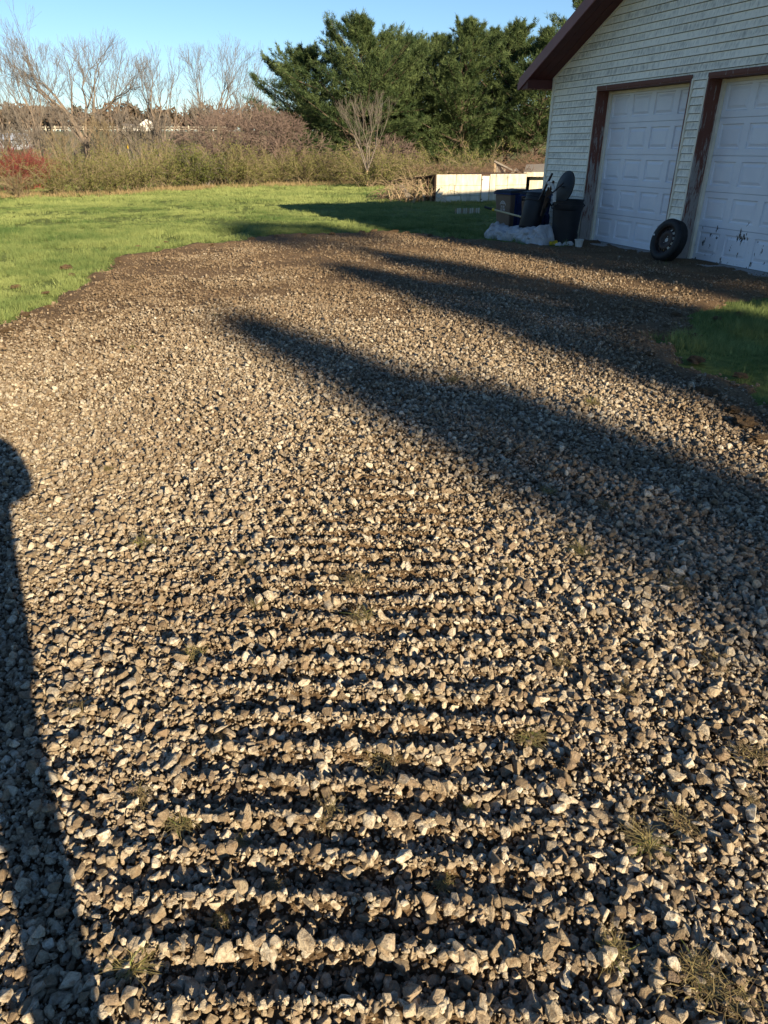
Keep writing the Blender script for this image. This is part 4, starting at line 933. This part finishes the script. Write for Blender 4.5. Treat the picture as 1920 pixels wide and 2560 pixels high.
# ------------------------------------------------------------------ hedge of twiggy bushes
def bush_parts(seed, H, Rw, nst, nleaf, twig, leaf, ls=.05, upright=.55):
    q = np.random.default_rng(seed); S = []; P = []
    for i in range(nst):
        a = q.uniform(0, 6.283); p = np.array([q.normal(0, .18 * Rw), q.normal(0, .18 * Rw), 0.]); ou = q.uniform(.1, 1) ; d = np.array([math.cos(a) * ou, math.sin(a) * ou, upright * 2]); d /= np.linalg.norm(d); L = H * q.uniform(.75, 1.25); n = 6
        for s in range(n):
            d = d + np.array([math.cos(a) * .16 * ou, math.sin(a) * .16 * ou, -.12 * s * ou / 2]) + q.normal(0, .10, 3); d /= np.linalg.norm(d); p2 = p + d * L / n
            p2[2] = max(p2[2], .05); r = .012 * (1 - s / n) + .004; S.append([*p, *p2, r, max(r - .002, .003)])
            if s > 0:
                for j in range(3):
                    e = d + q.normal(0, .6, 3); e /= np.linalg.norm(e); l2 = L * q.uniform(.08, .22); m_ = p + (p2 - p) * q.random(); S.append([*m_, *(m_ + e * l2), .005, .003])
                    for h in range(3): P.append(m_ + e * l2 * q.uniform(.3, 1.1))
            p = p2
    S = np.array(S); P = np.array(P); sc = np.array([Rw, Rw]) / max(np.abs(S[:, 3:5]).max(), .1); k = max(1, nleaf // max(1, len(P)) + 1)
    P = np.repeat(P, k, 0)[:nleaf] + q.normal(0, .05, (min(nleaf, len(P) * k), 3)); m = len(P)
    A = q.normal(0, 1, (m, 3)); A /= np.linalg.norm(A, axis=1, keepdims=True); B = np.cross(A, q.normal(0, 1, (m, 3))); B /= np.linalg.norm(B, axis=1, keepdims=True)
    s = ls * q.uniform(.5, 1.3, (m, 1)); V = np.stack([P - B * s * .32, P + B * s * .32, P + A * s], 1).reshape(-1, 3); V[:, 2] = np.maximum(V[:, 2], .02)
    me1 = mesh_np('stems', *segs_mesh(S, 3), M[twig]); me2 = mesh_np('foliage', V, np.arange(3 * m).reshape(-1, 3), M[leaf])
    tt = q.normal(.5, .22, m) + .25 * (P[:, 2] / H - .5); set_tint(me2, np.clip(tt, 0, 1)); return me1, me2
BM = {'olive': [bush_parts(200 + i, 1.55, 1.1, 46, 5200, 'twig_tan', 'bush_leaf') for i in range(4)], 'green': [bush_parts(220 + i, 1.35, 1.0, 40, 7500, 'twig', 'juniper', .055) for i in range(2)],
      'bare': [bush_parts(230 + i, 1.4, .9, 60, 1600, 'twig_tan', 'bush_leaf', .04, .8) for i in range(2)], 'red': [bush_parts(240, 1.5, 1.2, 150, 300, 'twig_red', 'bush_leaf', .03, 1.2)]}
def bush(kind, x, ybase, Y, s, label, k=0, group='bushes of the hedge beyond the lawn', sz=None):
    if Y is None: X_, Y = gp(x, ybase)
    else: X_ = at(x, 400, Y).x
    o = empty('bush', (X_, Y, 0), q.uniform(0, 6.28)); tag(o, label, 'bush', group); o.scale = (s * 1.1, s * 1.1, (sz or s))
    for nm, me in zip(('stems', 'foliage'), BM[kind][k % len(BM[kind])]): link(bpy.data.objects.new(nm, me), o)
    return o
q = random.Random(9)
fr = [(-60, 490), (150, 488), (215, 487), (285, 484), (350, 480), (415, 474), (560, 467), (625, 465), (690, 463), (755, 461), (815, 460), (868, 458), (965, 458), (1020, 456)]
for i, (x, yb) in enumerate(fr):
    bush('olive', x, yb + q.uniform(-2, 2), None, q.uniform(.78, 1.2), 'olive twiggy bush in the front row of the hedge, %s from the left' % ORD[i], i)
for i, x in enumerate((470, 518)): bush('green', x, 470 - 2 * i, None, 1.1, ('darker green rounded bush in the middle of the hedge, deep shade at its left' if i == 0 else 'darker green rounded bush adjoining the right of the shaded one'), i)
bk = [-20, 45, 115, 185, 250, 320, 390, 455, 530, 600, 670, 740, 800, 860, 925, 985, 1045, 1100, 1150, 1200]
for i, x in enumerate(bk):
    bush('olive', x, 0, q.uniform(38.5, 41.5) - (4 if x > 900 else 0), q.uniform(1.02, 1.2), 'pale straw-green bush in the back row of the hedge, %s from the left' % ORD[i], i + 1, sz=q.uniform(.75, 1.08))
bush('red', 30, 455, 31.5, .95, 'dark red-stemmed bush at the left edge of the hedge'); bush('red', 82, 455, 33, .85, 'smaller red-stemmed bush right of the dark red one')
bush('bare', 48, 492, None, .72, 'small leafless tan bush standing forward on the lawn at left', 1)

# dry grass along the foot of the hedge
q2 = np.random.default_rng(77); P = []; xs_ = np.array([f[0] for f in fr]); yb_ = np.array([f[1] for f in fr])
for i in range(2600):
    x = q2.uniform(-80, 1080); X_, Y = gp(x, np.interp(x, xs_, yb_) + q2.normal(2, 2.2)); P.append((X_, Y, 0))
P = np.array(P); V, F, m = tufts(P, np.tile([0, 0, 1.], (len(P), 1)), q2, .20, .008, 5); V[:, 2] = np.maximum(V[:, 2], -.01)
dg = obj_np('dry_grass', V, F, M['straw']); set_tint(dg.data, q2.random(m)); stuff(dg, 'strip of dry tan grass along the foot of the hedge', 'dry grass')

# ------------------------------------------------------------------ far background
q3 = np.random.default_rng(88); P = []; T_ = []
for i in range(150):
    x = q3.uniform(-190, 60); y = q3.uniform(250, 300); h = q3.uniform(5, 9) * (.75 + .5 * vnoise(np.array([x]), np.array([y]), 30, 4)[0]); z0 = float(terrain(x, y)); c = q3.uniform(0, 1); n_ = 260
    u = q3.normal(0, 1, (n_, 3)); u /= np.linalg.norm(u, axis=1, keepdims=True); u *= q3.random((n_, 1)) ** .4
    P.append(u * [h * .42, h * .4, h * .5] + [x, y, z0 + h * .52]); T_.append(np.clip(c + q3.normal(0, .15, n_), 0, 1))
P = np.concatenate(P); V, F, m = tufts(P, q3.normal(0, 1, P.shape), q3, 1.3, .5, 1); fw_ = obj_np('far_woods', V, F, M['far_wood']); set_tint(fw_.data, np.concatenate(T_)); stuff(fw_, 'distant brown and green woods on the low hill', 'woods')
def house(name, px_, py_, Y, w, h, d, rh, rz, label, roofm, wallm='white_paint', nwin=2):
    b = at(px_, py_, Y); z0 = float(terrain(b.x, Y)); t = empty(name, (b.x, Y, z0 - .2), rz); tag(t, label, 'building')
    MB().box((-w/2, -d/2, 0), (w/2, d/2, h)).build('wall', M[wallm], t)
    MB().prism([(-w/2 - .3, h), (w/2 + .3, h), (0, h + rh)], -d/2 - .3, d/2 + .3).build('roof', M[roofm], t)
    for k in range(nwin):
        x = -w/2 + w * (k + .5) / nwin; wd_ = MB().box((x - .4, -d/2 - .06, .5), (x + .4, -d/2 - .01, 1.2)).build('window', M['white_paint'], t); MB().box((x - .33, -d/2 - .08, .56), (x + .33, -d/2 - .065, 1.14)).build('pane', M['glass'], wd_)
house('far_house', 372, 320, 225, 4.2, 1.9, 6, 1.5, .2, 'distant white house with pointed gable on the low hill', 'white_paint')
house('far_house', 320, 320, 232, 3.4, 1.4, 5, 1.0, -.3, 'distant small white house left of the gabled one', 'grey_roof')
house('far_barn', 28, 335, 120, 5.0, 1.3, 4.0, 1.0, 1.57, 'pale metal building half hidden by trunks at the left edge', 'blue_roof', 'blue_roof', 1)
fence = empty('rail_fence', (at(320, 333, 205).x, 205, float(terrain(0, 205)))); tag(fence, 'long pale rail fence across the distant rise', 'fence')
for zz in (.35, .85): MB().box((-24, -.05, zz), (26, 0, zz + .13)).build('rail', M['panel'], fence)
for k in range(21): MB().box((-24 + k * 2.5, .002, 0), (-23.8 + k * 2.5, .15, 1.25)).build('post', M['panel'], fence)
mk = at(319, 364, 48); mp_ = empty('marker_post', (mk.x, 48, 0)); tag(mp_, 'small yellow-topped marker post among the saplings behind the hedge', 'marker post')
MB().lathe([(.0001, 0), (.035, 0), (.035, 1.55), (.0001, 1.55)], 10).build('post', M['wood_grey'], mp_); MB().lathe([(.0001, 1.555), (.05, 1.555), (.05, 1.80), (.03, 1.84), (.0001, 1.84)], 10).build('cap', M['yellow'], mp_)

# ------------------------------------------------------------------ torn turf and weeds in the gravel
def tuft_mesh(seed, n, h, r, mat, tl, th):
    q = np.random.default_rng(seed); V = []; F = []; T = []
    for i in range(n):
        a = q.uniform(0, 6.283); p = np.array([q.normal(0, r * .4), q.normal(0, r * .4), 0.]); d = np.array([math.cos(a) * q.uniform(.2, 1.2), math.sin(a) * q.uniform(.2, 1.2), q.uniform(.3, 1.2)]); d /= np.linalg.norm(d); L = h * q.uniform(.5, 1.5); w = .0013 * q.uniform(.7, 1.6); c = np.cross(d, [0, 0, 1.]); c /= np.linalg.norm(c); k = len(V)
        for s in range(4):
            ww = c * w * (1 - s / 4.2); V += [p - ww, p + ww]; d = d + np.array([q.normal(0, .25), q.normal(0, .25), -.32]); d /= np.linalg.norm(d); p = p + d * L / 3; p[2] = max(p[2], .002)
        F += [(k + 2*s, k + 2*s + 1, k + 2*s + 3, k + 2*s + 2) for s in range(3)]; t_ = q.uniform(tl, th); T += [t_] * 3
    me = mesh_np('blades', V, F, M[mat]); set_tint(me, T); return me
def clod_mesh(seed):
    bm = bmesh.new(); bmesh.ops.create_icosphere(bm, subdivisions=3, radius=1)
    for v in bm.verts:
        p = v.co.copy(); v.co *= 1 + .45 * mnoise.noise(p * 1.6 + Vector((seed, 0, 0))) + .5 * mnoise.noise(p * 4 + Vector((0, seed, 0))) + .35 * mnoise.noise(p * 9 + Vector((0, seed, 5))); v.co.z *= .5; v.co.z = max(v.co.z, -.15)
    me = bpy.data.meshes.new('clod'); bm.to_mesh(me); bm.free(); me.materials.append(M['soil']); return me
TB = [(tuft_mesh(300, 110, .05, .05, 'weed', .3, 1), tuft_mesh(310, 7, .06, .03, 'green_weed' if 'green_weed' in M else 'weed', .6, 1)), (tuft_mesh(301, 90, .045, .06, 'weed', 0, .7), None), (tuft_mesh(302, 90, .075, .035, 'weed', .5, 1), tuft_mesh(311, 12, .08, .03, 'green_weed' if 'green_weed' in M else 'weed', .6, 1)), (tuft_mesh(303, 120, .06, .05, 'weed', .1, .9), tuft_mesh(312, 8, .06, .03, 'green_weed' if 'green_weed' in M else 'weed', .4, 1))]
spots = [(330, 2415, 2, 1.35), (455, 2060, 0, 1.0), (545, 1850, 2, 1.1), (690, 2215, 0, 1.2), (820, 2040, 0, 1.0), (555, 2290, 1, .8), (600, 2100, 0, .7), (1110, 2200, 0, .9), (1590, 2085, 1, 1.4), (1620, 2120, 2, .9), (1530, 2390, 2, 1.0), (1745, 2440, 2, 1.1), (1700, 2060, 0, 1.1), (1880, 2010, 0, .9),
         (1745, 2470, 1, 1.2), (1840, 2520, 1, 1.3), (1450, 1385, 2, 1.4), (1270, 1430, 1, 1.2), (890, 1470, 0, 1.1), (905, 1560, 2, 1.1), (640, 1520, 2, 1.2), (360, 1360, 1, 1.2), (270, 1180, 0, 1.3), (1560, 1720, 1, 1.5), (1690, 1470, 1, 1.4), (1880, 1900, 1, 1.3), (1030, 1750, 0, 1.1), (1330, 1840, 0, 1.0), (1400, 1660, 0, 1.1), (200, 1780, 1, 1.0),
         (480, 1640, 0, 1.2), (960, 1900, 1, 1.1), (1170, 2010, 0, .8), (760, 1700, 0, .9), (350, 1990, 1, 1.0), (1280, 850, 1, 1.8), (1060, 770, 0, 1.6), (790, 870, 2, 1.5), (1130, 955, 2, 1.5), (1480, 1010, 2, 1.5), (1510, 1270, 2, 1.4), (1370, 1230, 0, 1.4), (540, 790, 0, 1.6), (330, 870, 0, 1.6), (620, 1410, 1, 1.2), (1790, 1660, 0, 1.2)]
def band(y): return 'in the nearest gravel' if y > 2180 else 'in the near gravel' if y > 1880 else 'in the ridged gravel' if y > 1600 else 'on the middle of the drive' if y > 1300 else 'on the far part of the drive'
def band_label(items, i, fn):
    b_ = fn(items[i]); same = sorted([j for j in range(len(items)) if fn(items[j]) == b_], key=lambda j: items[j][0]); n_ = same.index(i)
    return '%s, %s from the left' % (b_, ORD[n_] if n_ < 20 else 'last')
LOOK = ['mixed weed tuft', 'brown root tangle', 'greenish spiky weed tuft', 'straw weed tuft']
_r = random.Random(3)
spots = [(x, y, (k if _r.random() < .45 else (1 if _r.random() < .6 else 3)), s * _r.uniform(.6, 1.25)) for x, y, k, s in spots]; spots[0] = (330, 2415, 2, 1.2)
for i, (x, y, k, s) in enumerate(spots):
    X_, Y = gp(x, y, .03); z = float(gravel_h(np.array([X_]), np.array([Y]))[0]) + .018
    o = empty('weed_tuft', (X_, Y, z), i * 1.7); o.scale = (s * .72, s * (.5 + .4 * ((i * 37) % 10) / 10), s * (.35 + .3 * ((i * 53) % 10) / 10)); tag(o, band_label(spots, i, lambda t: LOOK[t[2]] + ' ' + band(t[1])), 'weed tuft', 'weed tufts among the gravel')
    link(bpy.data.objects.new('blades', TB[k][0]), o)
    if TB[k][1]: link(bpy.data.objects.new('green_blades', TB[k][1]), o)
CL = [clod_mesh(3 + i * 5) for i in range(5)]; CT = tuft_mesh(330, 90, 1.1, .7, 'weed', 0, .8)
for v in CT.vertices: pass
clods = [(165, 672, .17), (180, 690, .10), (40, 720, .12), (115, 735, .08), (65, 790, .11), (20, 830, .12), (120, 770, .07), (300, 655, .07), (345, 618, .10), (415, 607, .07), (395, 621, .08), (530, 613, .09), (630, 598, .11), (690, 592, .09), (760, 588, .10), (830, 586, .12), (905, 583, .15), (935, 580, .16), (985, 582, .18), (1015, 585, .15), (1075, 590, .12), (1130, 596, .09),
         (1690, 790, .10), (1660, 820, .10), (1730, 845, .13), (1790, 800, .10), (1740, 905, .14), (1850, 945, .10), (1765, 985, .14), (1860, 1060, .14), (1830, 1030, .1), (1625, 890, .09), (1850, 790, .12), (1900, 1105, .12), (1600, 800, .08)]
for i, (x, y, s) in enumerate(clods):
    X_, Y = gp(x, y, .02); o = empty('turf_clod', (X_, Y, .035), i * 2.1); s *= .55; o.scale = (s, s * .8, s * .75); tag(o, band_label(clods, i, lambda t: 'torn brown clod of turf ' + ('by the right grass patch' if t[0] > 1500 else 'along the left lawn edge' if t[0] < 310 else 'along the far edge of the gravel')), 'turf clod', 'turf clods along the gravel edge')
    link(bpy.data.objects.new('soil', CL[i % 5]), o); b_ = link(bpy.data.objects.new('roots', CT), o); b_.location = (0, 0, .25); b_.scale = (.8, .8, .6)
for x, y, s in ((1660, 664, 1.2), (1630, 668, .8), (1690, 668, .8)):
    X_, Y = gp(x, y); o = empty('grass_tuft', (X_, Y - .05, .01)); o.scale = (s,) * 3; tag(o, {1660: 'tallest green grass tuft, right under the spare wheel', 1630: 'short grass tuft left of the spare wheel foot', 1690: 'short grass tuft right of the spare wheel foot'}[x], 'grass tuft', 'grass tufts under the spare wheel'); link(bpy.data.objects.new('green_blades', TB[2][1]), o)

# ------------------------------------------------------------------ trees behind the photographer that shade the drive
def spruce(perp, along_top, H, r, seed, label, low=.05, shape=1.0):
    al = along_top - H / math.tan(SUN_EL); X_, Y = shade_pos(perp, al); q = np.random.default_rng(seed); n = int(3000 * (r / 1.0) * (1 - low) * H / 14); f = q.random(n) ** .8; z = H * (low + (1 - low) * f)
    rad = r * np.minimum(1, (1 - f) * shape * 2.2) ** .75 * (.45 + .55 * q.random(n) ** .4) * (.85 + .3 * vnoise(z, f * 0, .7, seed)); a = q.uniform(0, 6.283, n)
    P = np.stack([np.cos(a) * rad, np.sin(a) * rad, z], 1); D = np.stack([np.cos(a), np.sin(a), np.full(n, -.15)], 1)
    t = empty('spruce_tree', (X_, Y, 0)); tag(t, label, 'tree', 'conifers behind the photographer')
    V, F, m = tufts(P, D, q, .34, .075, 3); o = obj_np('crown', V, F, M['needles'], t); set_tint(o.data, q.random(m))
    V, F = segs_mesh([[0, 0, 0, 0, 0, H * .97, .02 * H, .02]], 8); obj_np('trunk', V, F, M['bark_pine'], t, True)
WHO = 'conifer out of view whose shadow falls '
spruce(2.66, 7.0, 16, .42, 401, WHO + 'as the long nearest streak across the gravel', shape=2.2, low=.45)
spruce(3.2, 4.0, 15, .40, 408, WHO + 'widening the nearest streak at the right', shape=2.2, low=.45)
spruce(5.35, 9.4, 16, 1.0, 402, WHO + 'as the second streak, over the right grass patch', shape=1.5, low=.4)
spruce(6.6, 10.7, 17, .75, 403, WHO + 'beside the second streak towards the garage', shape=1.5, low=.4)
spruce(9.2, 14.6, 20, 1.15, 404, WHO + 'along the foot of the garage', shape=1.6, low=.3)
spruce(10.9, 16.2, 21, 1.2, 405, WHO + 'on the lawn left of the bins', shape=1.6, low=.3)
spruce(6.9, 16.4, 21, 1.2, 406, WHO + 'as a faint bar on the lawn centre', low=.93)

# ------------------------------------------------------------------ the photographer, standing just behind the viewpoint
def person():
    b = Vector((-.03, -.27, .03)); t = empty('person', b); tag(t, 'person in dark jacket and cap whose shadow falls on the gravel at left', 'person')
    J = {'pel': (-.03, -.02, .98), 'chest': (0, -.03, 1.30), 'neck': (0, -.03, 1.52), 'hb': (0, .01, 1.62), 'head': (0, .03, 1.74),
         'hipL': (-.12, 0, .93), 'kneL': (-.20, .02, .50), 'ankL': (-.24, -.02, .09), 'toeL': (-.26, .16, .045), 'hipR': (.06, 0, .93), 'kneR': (.03, .03, .50), 'ankR': (.02, -.02, .09), 'toeR': (.04, .16, .045),
         'shL': (-.21, -.02, 1.47), 'elL': (-.36, .05, 1.30), 'wrL': (-.12, .17, 1.50), 'haL': (-.05, .20, 1.55), 'shR': (.22, -.01, 1.45), 'elR': (.38, .07, 1.40), 'wrR': (.29, .10, 1.62), 'haR': (.15, .18, 1.64)}
    E = [('pel', 'chest'), ('chest', 'neck'), ('neck', 'hb'), ('hb', 'head'), ('pel', 'hipL'), ('hipL', 'kneL'), ('kneL', 'ankL'), ('ankL', 'toeL'), ('pel', 'hipR'), ('hipR', 'kneR'), ('kneR', 'ankR'), ('ankR', 'toeR'),
         ('chest', 'shL'), ('shL', 'elL'), ('elL', 'wrL'), ('wrL', 'haL'), ('chest', 'shR'), ('shR', 'elR'), ('elR', 'wrR'), ('wrR', 'haR')]
    Rr = {'pel': .17, 'chest': .20, 'neck': .13, 'hb': .14, 'head': .125, 'hipL': .105, 'hipR': .105, 'kneL': .07, 'kneR': .07, 'ankL': .05, 'ankR': .05, 'toeL': .04, 'toeR': .04, 'shL': .10, 'shR': .115, 'elL': .075, 'elR': .085, 'wrL': .05, 'wrR': .09, 'haL': .032, 'haR': .032}
    def fingers(side, wr, s):
        ha = Vector(J[wr]); tgt = [(-s * .035, .02, dz) for dz in (.045, .022, 0, -.022)]
        for k, dv in enumerate(tgt):
            a, c_ = 'f%s%da' % (side, k), 'f%s%db' % (side, k); J[a] = tuple(ha + Vector((dv[0] * .5 + s * .012, .03, dv[2]))); J[c_] = tuple(ha + Vector((dv[0], .045, dv[2] * .95)))
            E.extend([(wr, a), (a, c_)]); Rr[a] = .010; Rr[c_] = .008
        J['th' + side] = tuple(ha + Vector((-s * .03, -.015, .035))); E.append((wr, 'th' + side)); Rr['th' + side] = .010
    fingers('L', 'haL', -1); fingers('R', 'haR', 1)
    ks = list(J); me = bpy.data.meshes.new('body'); me.from_pydata([J[k] for k in ks], [(ks.index(a), ks.index(b_)) for a, b_ in E], []); me.materials.append(M['jacket'])
    o = link(bpy.data.objects.new('body', me), t); sk = o.modifiers.new('skin', 'SKIN')
    for i, k in enumerate(ks): me.skin_vertices[0].data[i].radius = (Rr[k], Rr[k]); me.skin_vertices[0].data[i].use_root = (k == 'pel')
    sk.use_smooth_shade = True; sb = o.modifiers.new('sub', 'SUBSURF'); sb.levels = 1; sb.render_levels = 2
    MB().lathe([(.001, .135), (.06, .125), (.10, .08), (.113, .02), (.115, -.02), (.10, -.02)], 24, Matrix.Translation((0, .02, 1.78)), .92, 1.1).add([(-.085, .13, 1.772), (.085, .13, 1.772), (.06, .24, 1.755), (-.06, .24, 1.755), (-.085, .13, 1.78), (.085, .13, 1.78), (.06, .24, 1.763), (-.06, .24, 1.763)], [(0, 3, 2, 1), (4, 5, 6, 7), (0, 1, 5, 4), (1, 2, 6, 5), (2, 3, 7, 6), (3, 0, 4, 7)]).build('cap', M['bin_blue'], t, sm=True)
    MB().lathe([(.150, .80), (.195, .84), (.225, .98), (.27, 1.20), (.315, 1.36), (.33, 1.46), (.33, 1.58), (.26, 1.70), (.14, 1.74)], 32, Matrix.Translation((0, -.03, 0)), 1.0, .62).build('coat', M['jacket'], t, sm=True)
    fm = MB(); fm.lathe([(.001, .02), (.012, .012), (.016, 0), (.001, -.012)], 8, Matrix.Translation((0, .165, 1.70))); fm.build('nose', M['skin'], t, sm=True)
    for s in (-1, 1):
        MB().lathe([(.001, .008), (.009, .003), (.012, -.004), (.001, -.006)], 8, Matrix.Translation((s * .035, .140, 1.735)) @ Matrix.Rotation(R(-90), 4, 'X')).build('eye', M['decal'], t); MB().lathe([(.001, .03), (.012, .02), (.016, 0), (.012, -.02), (.001, -.03)], 8, Matrix.Translation((s * .10, .04, 1.72))).build('ear', M['skin'], t, sm=True)
person()
ph = MB().box((-.038, -.004, -.075), (.038, .004, .075)).build('phone', M['black_plastic'], None, bevel=.003); ph.location = (0, -.03, 1.585); ph.rotation_euler = (-PITCH, 0, 0); tag(ph, 'dark phone held up by the person at the viewpoint', 'phone')
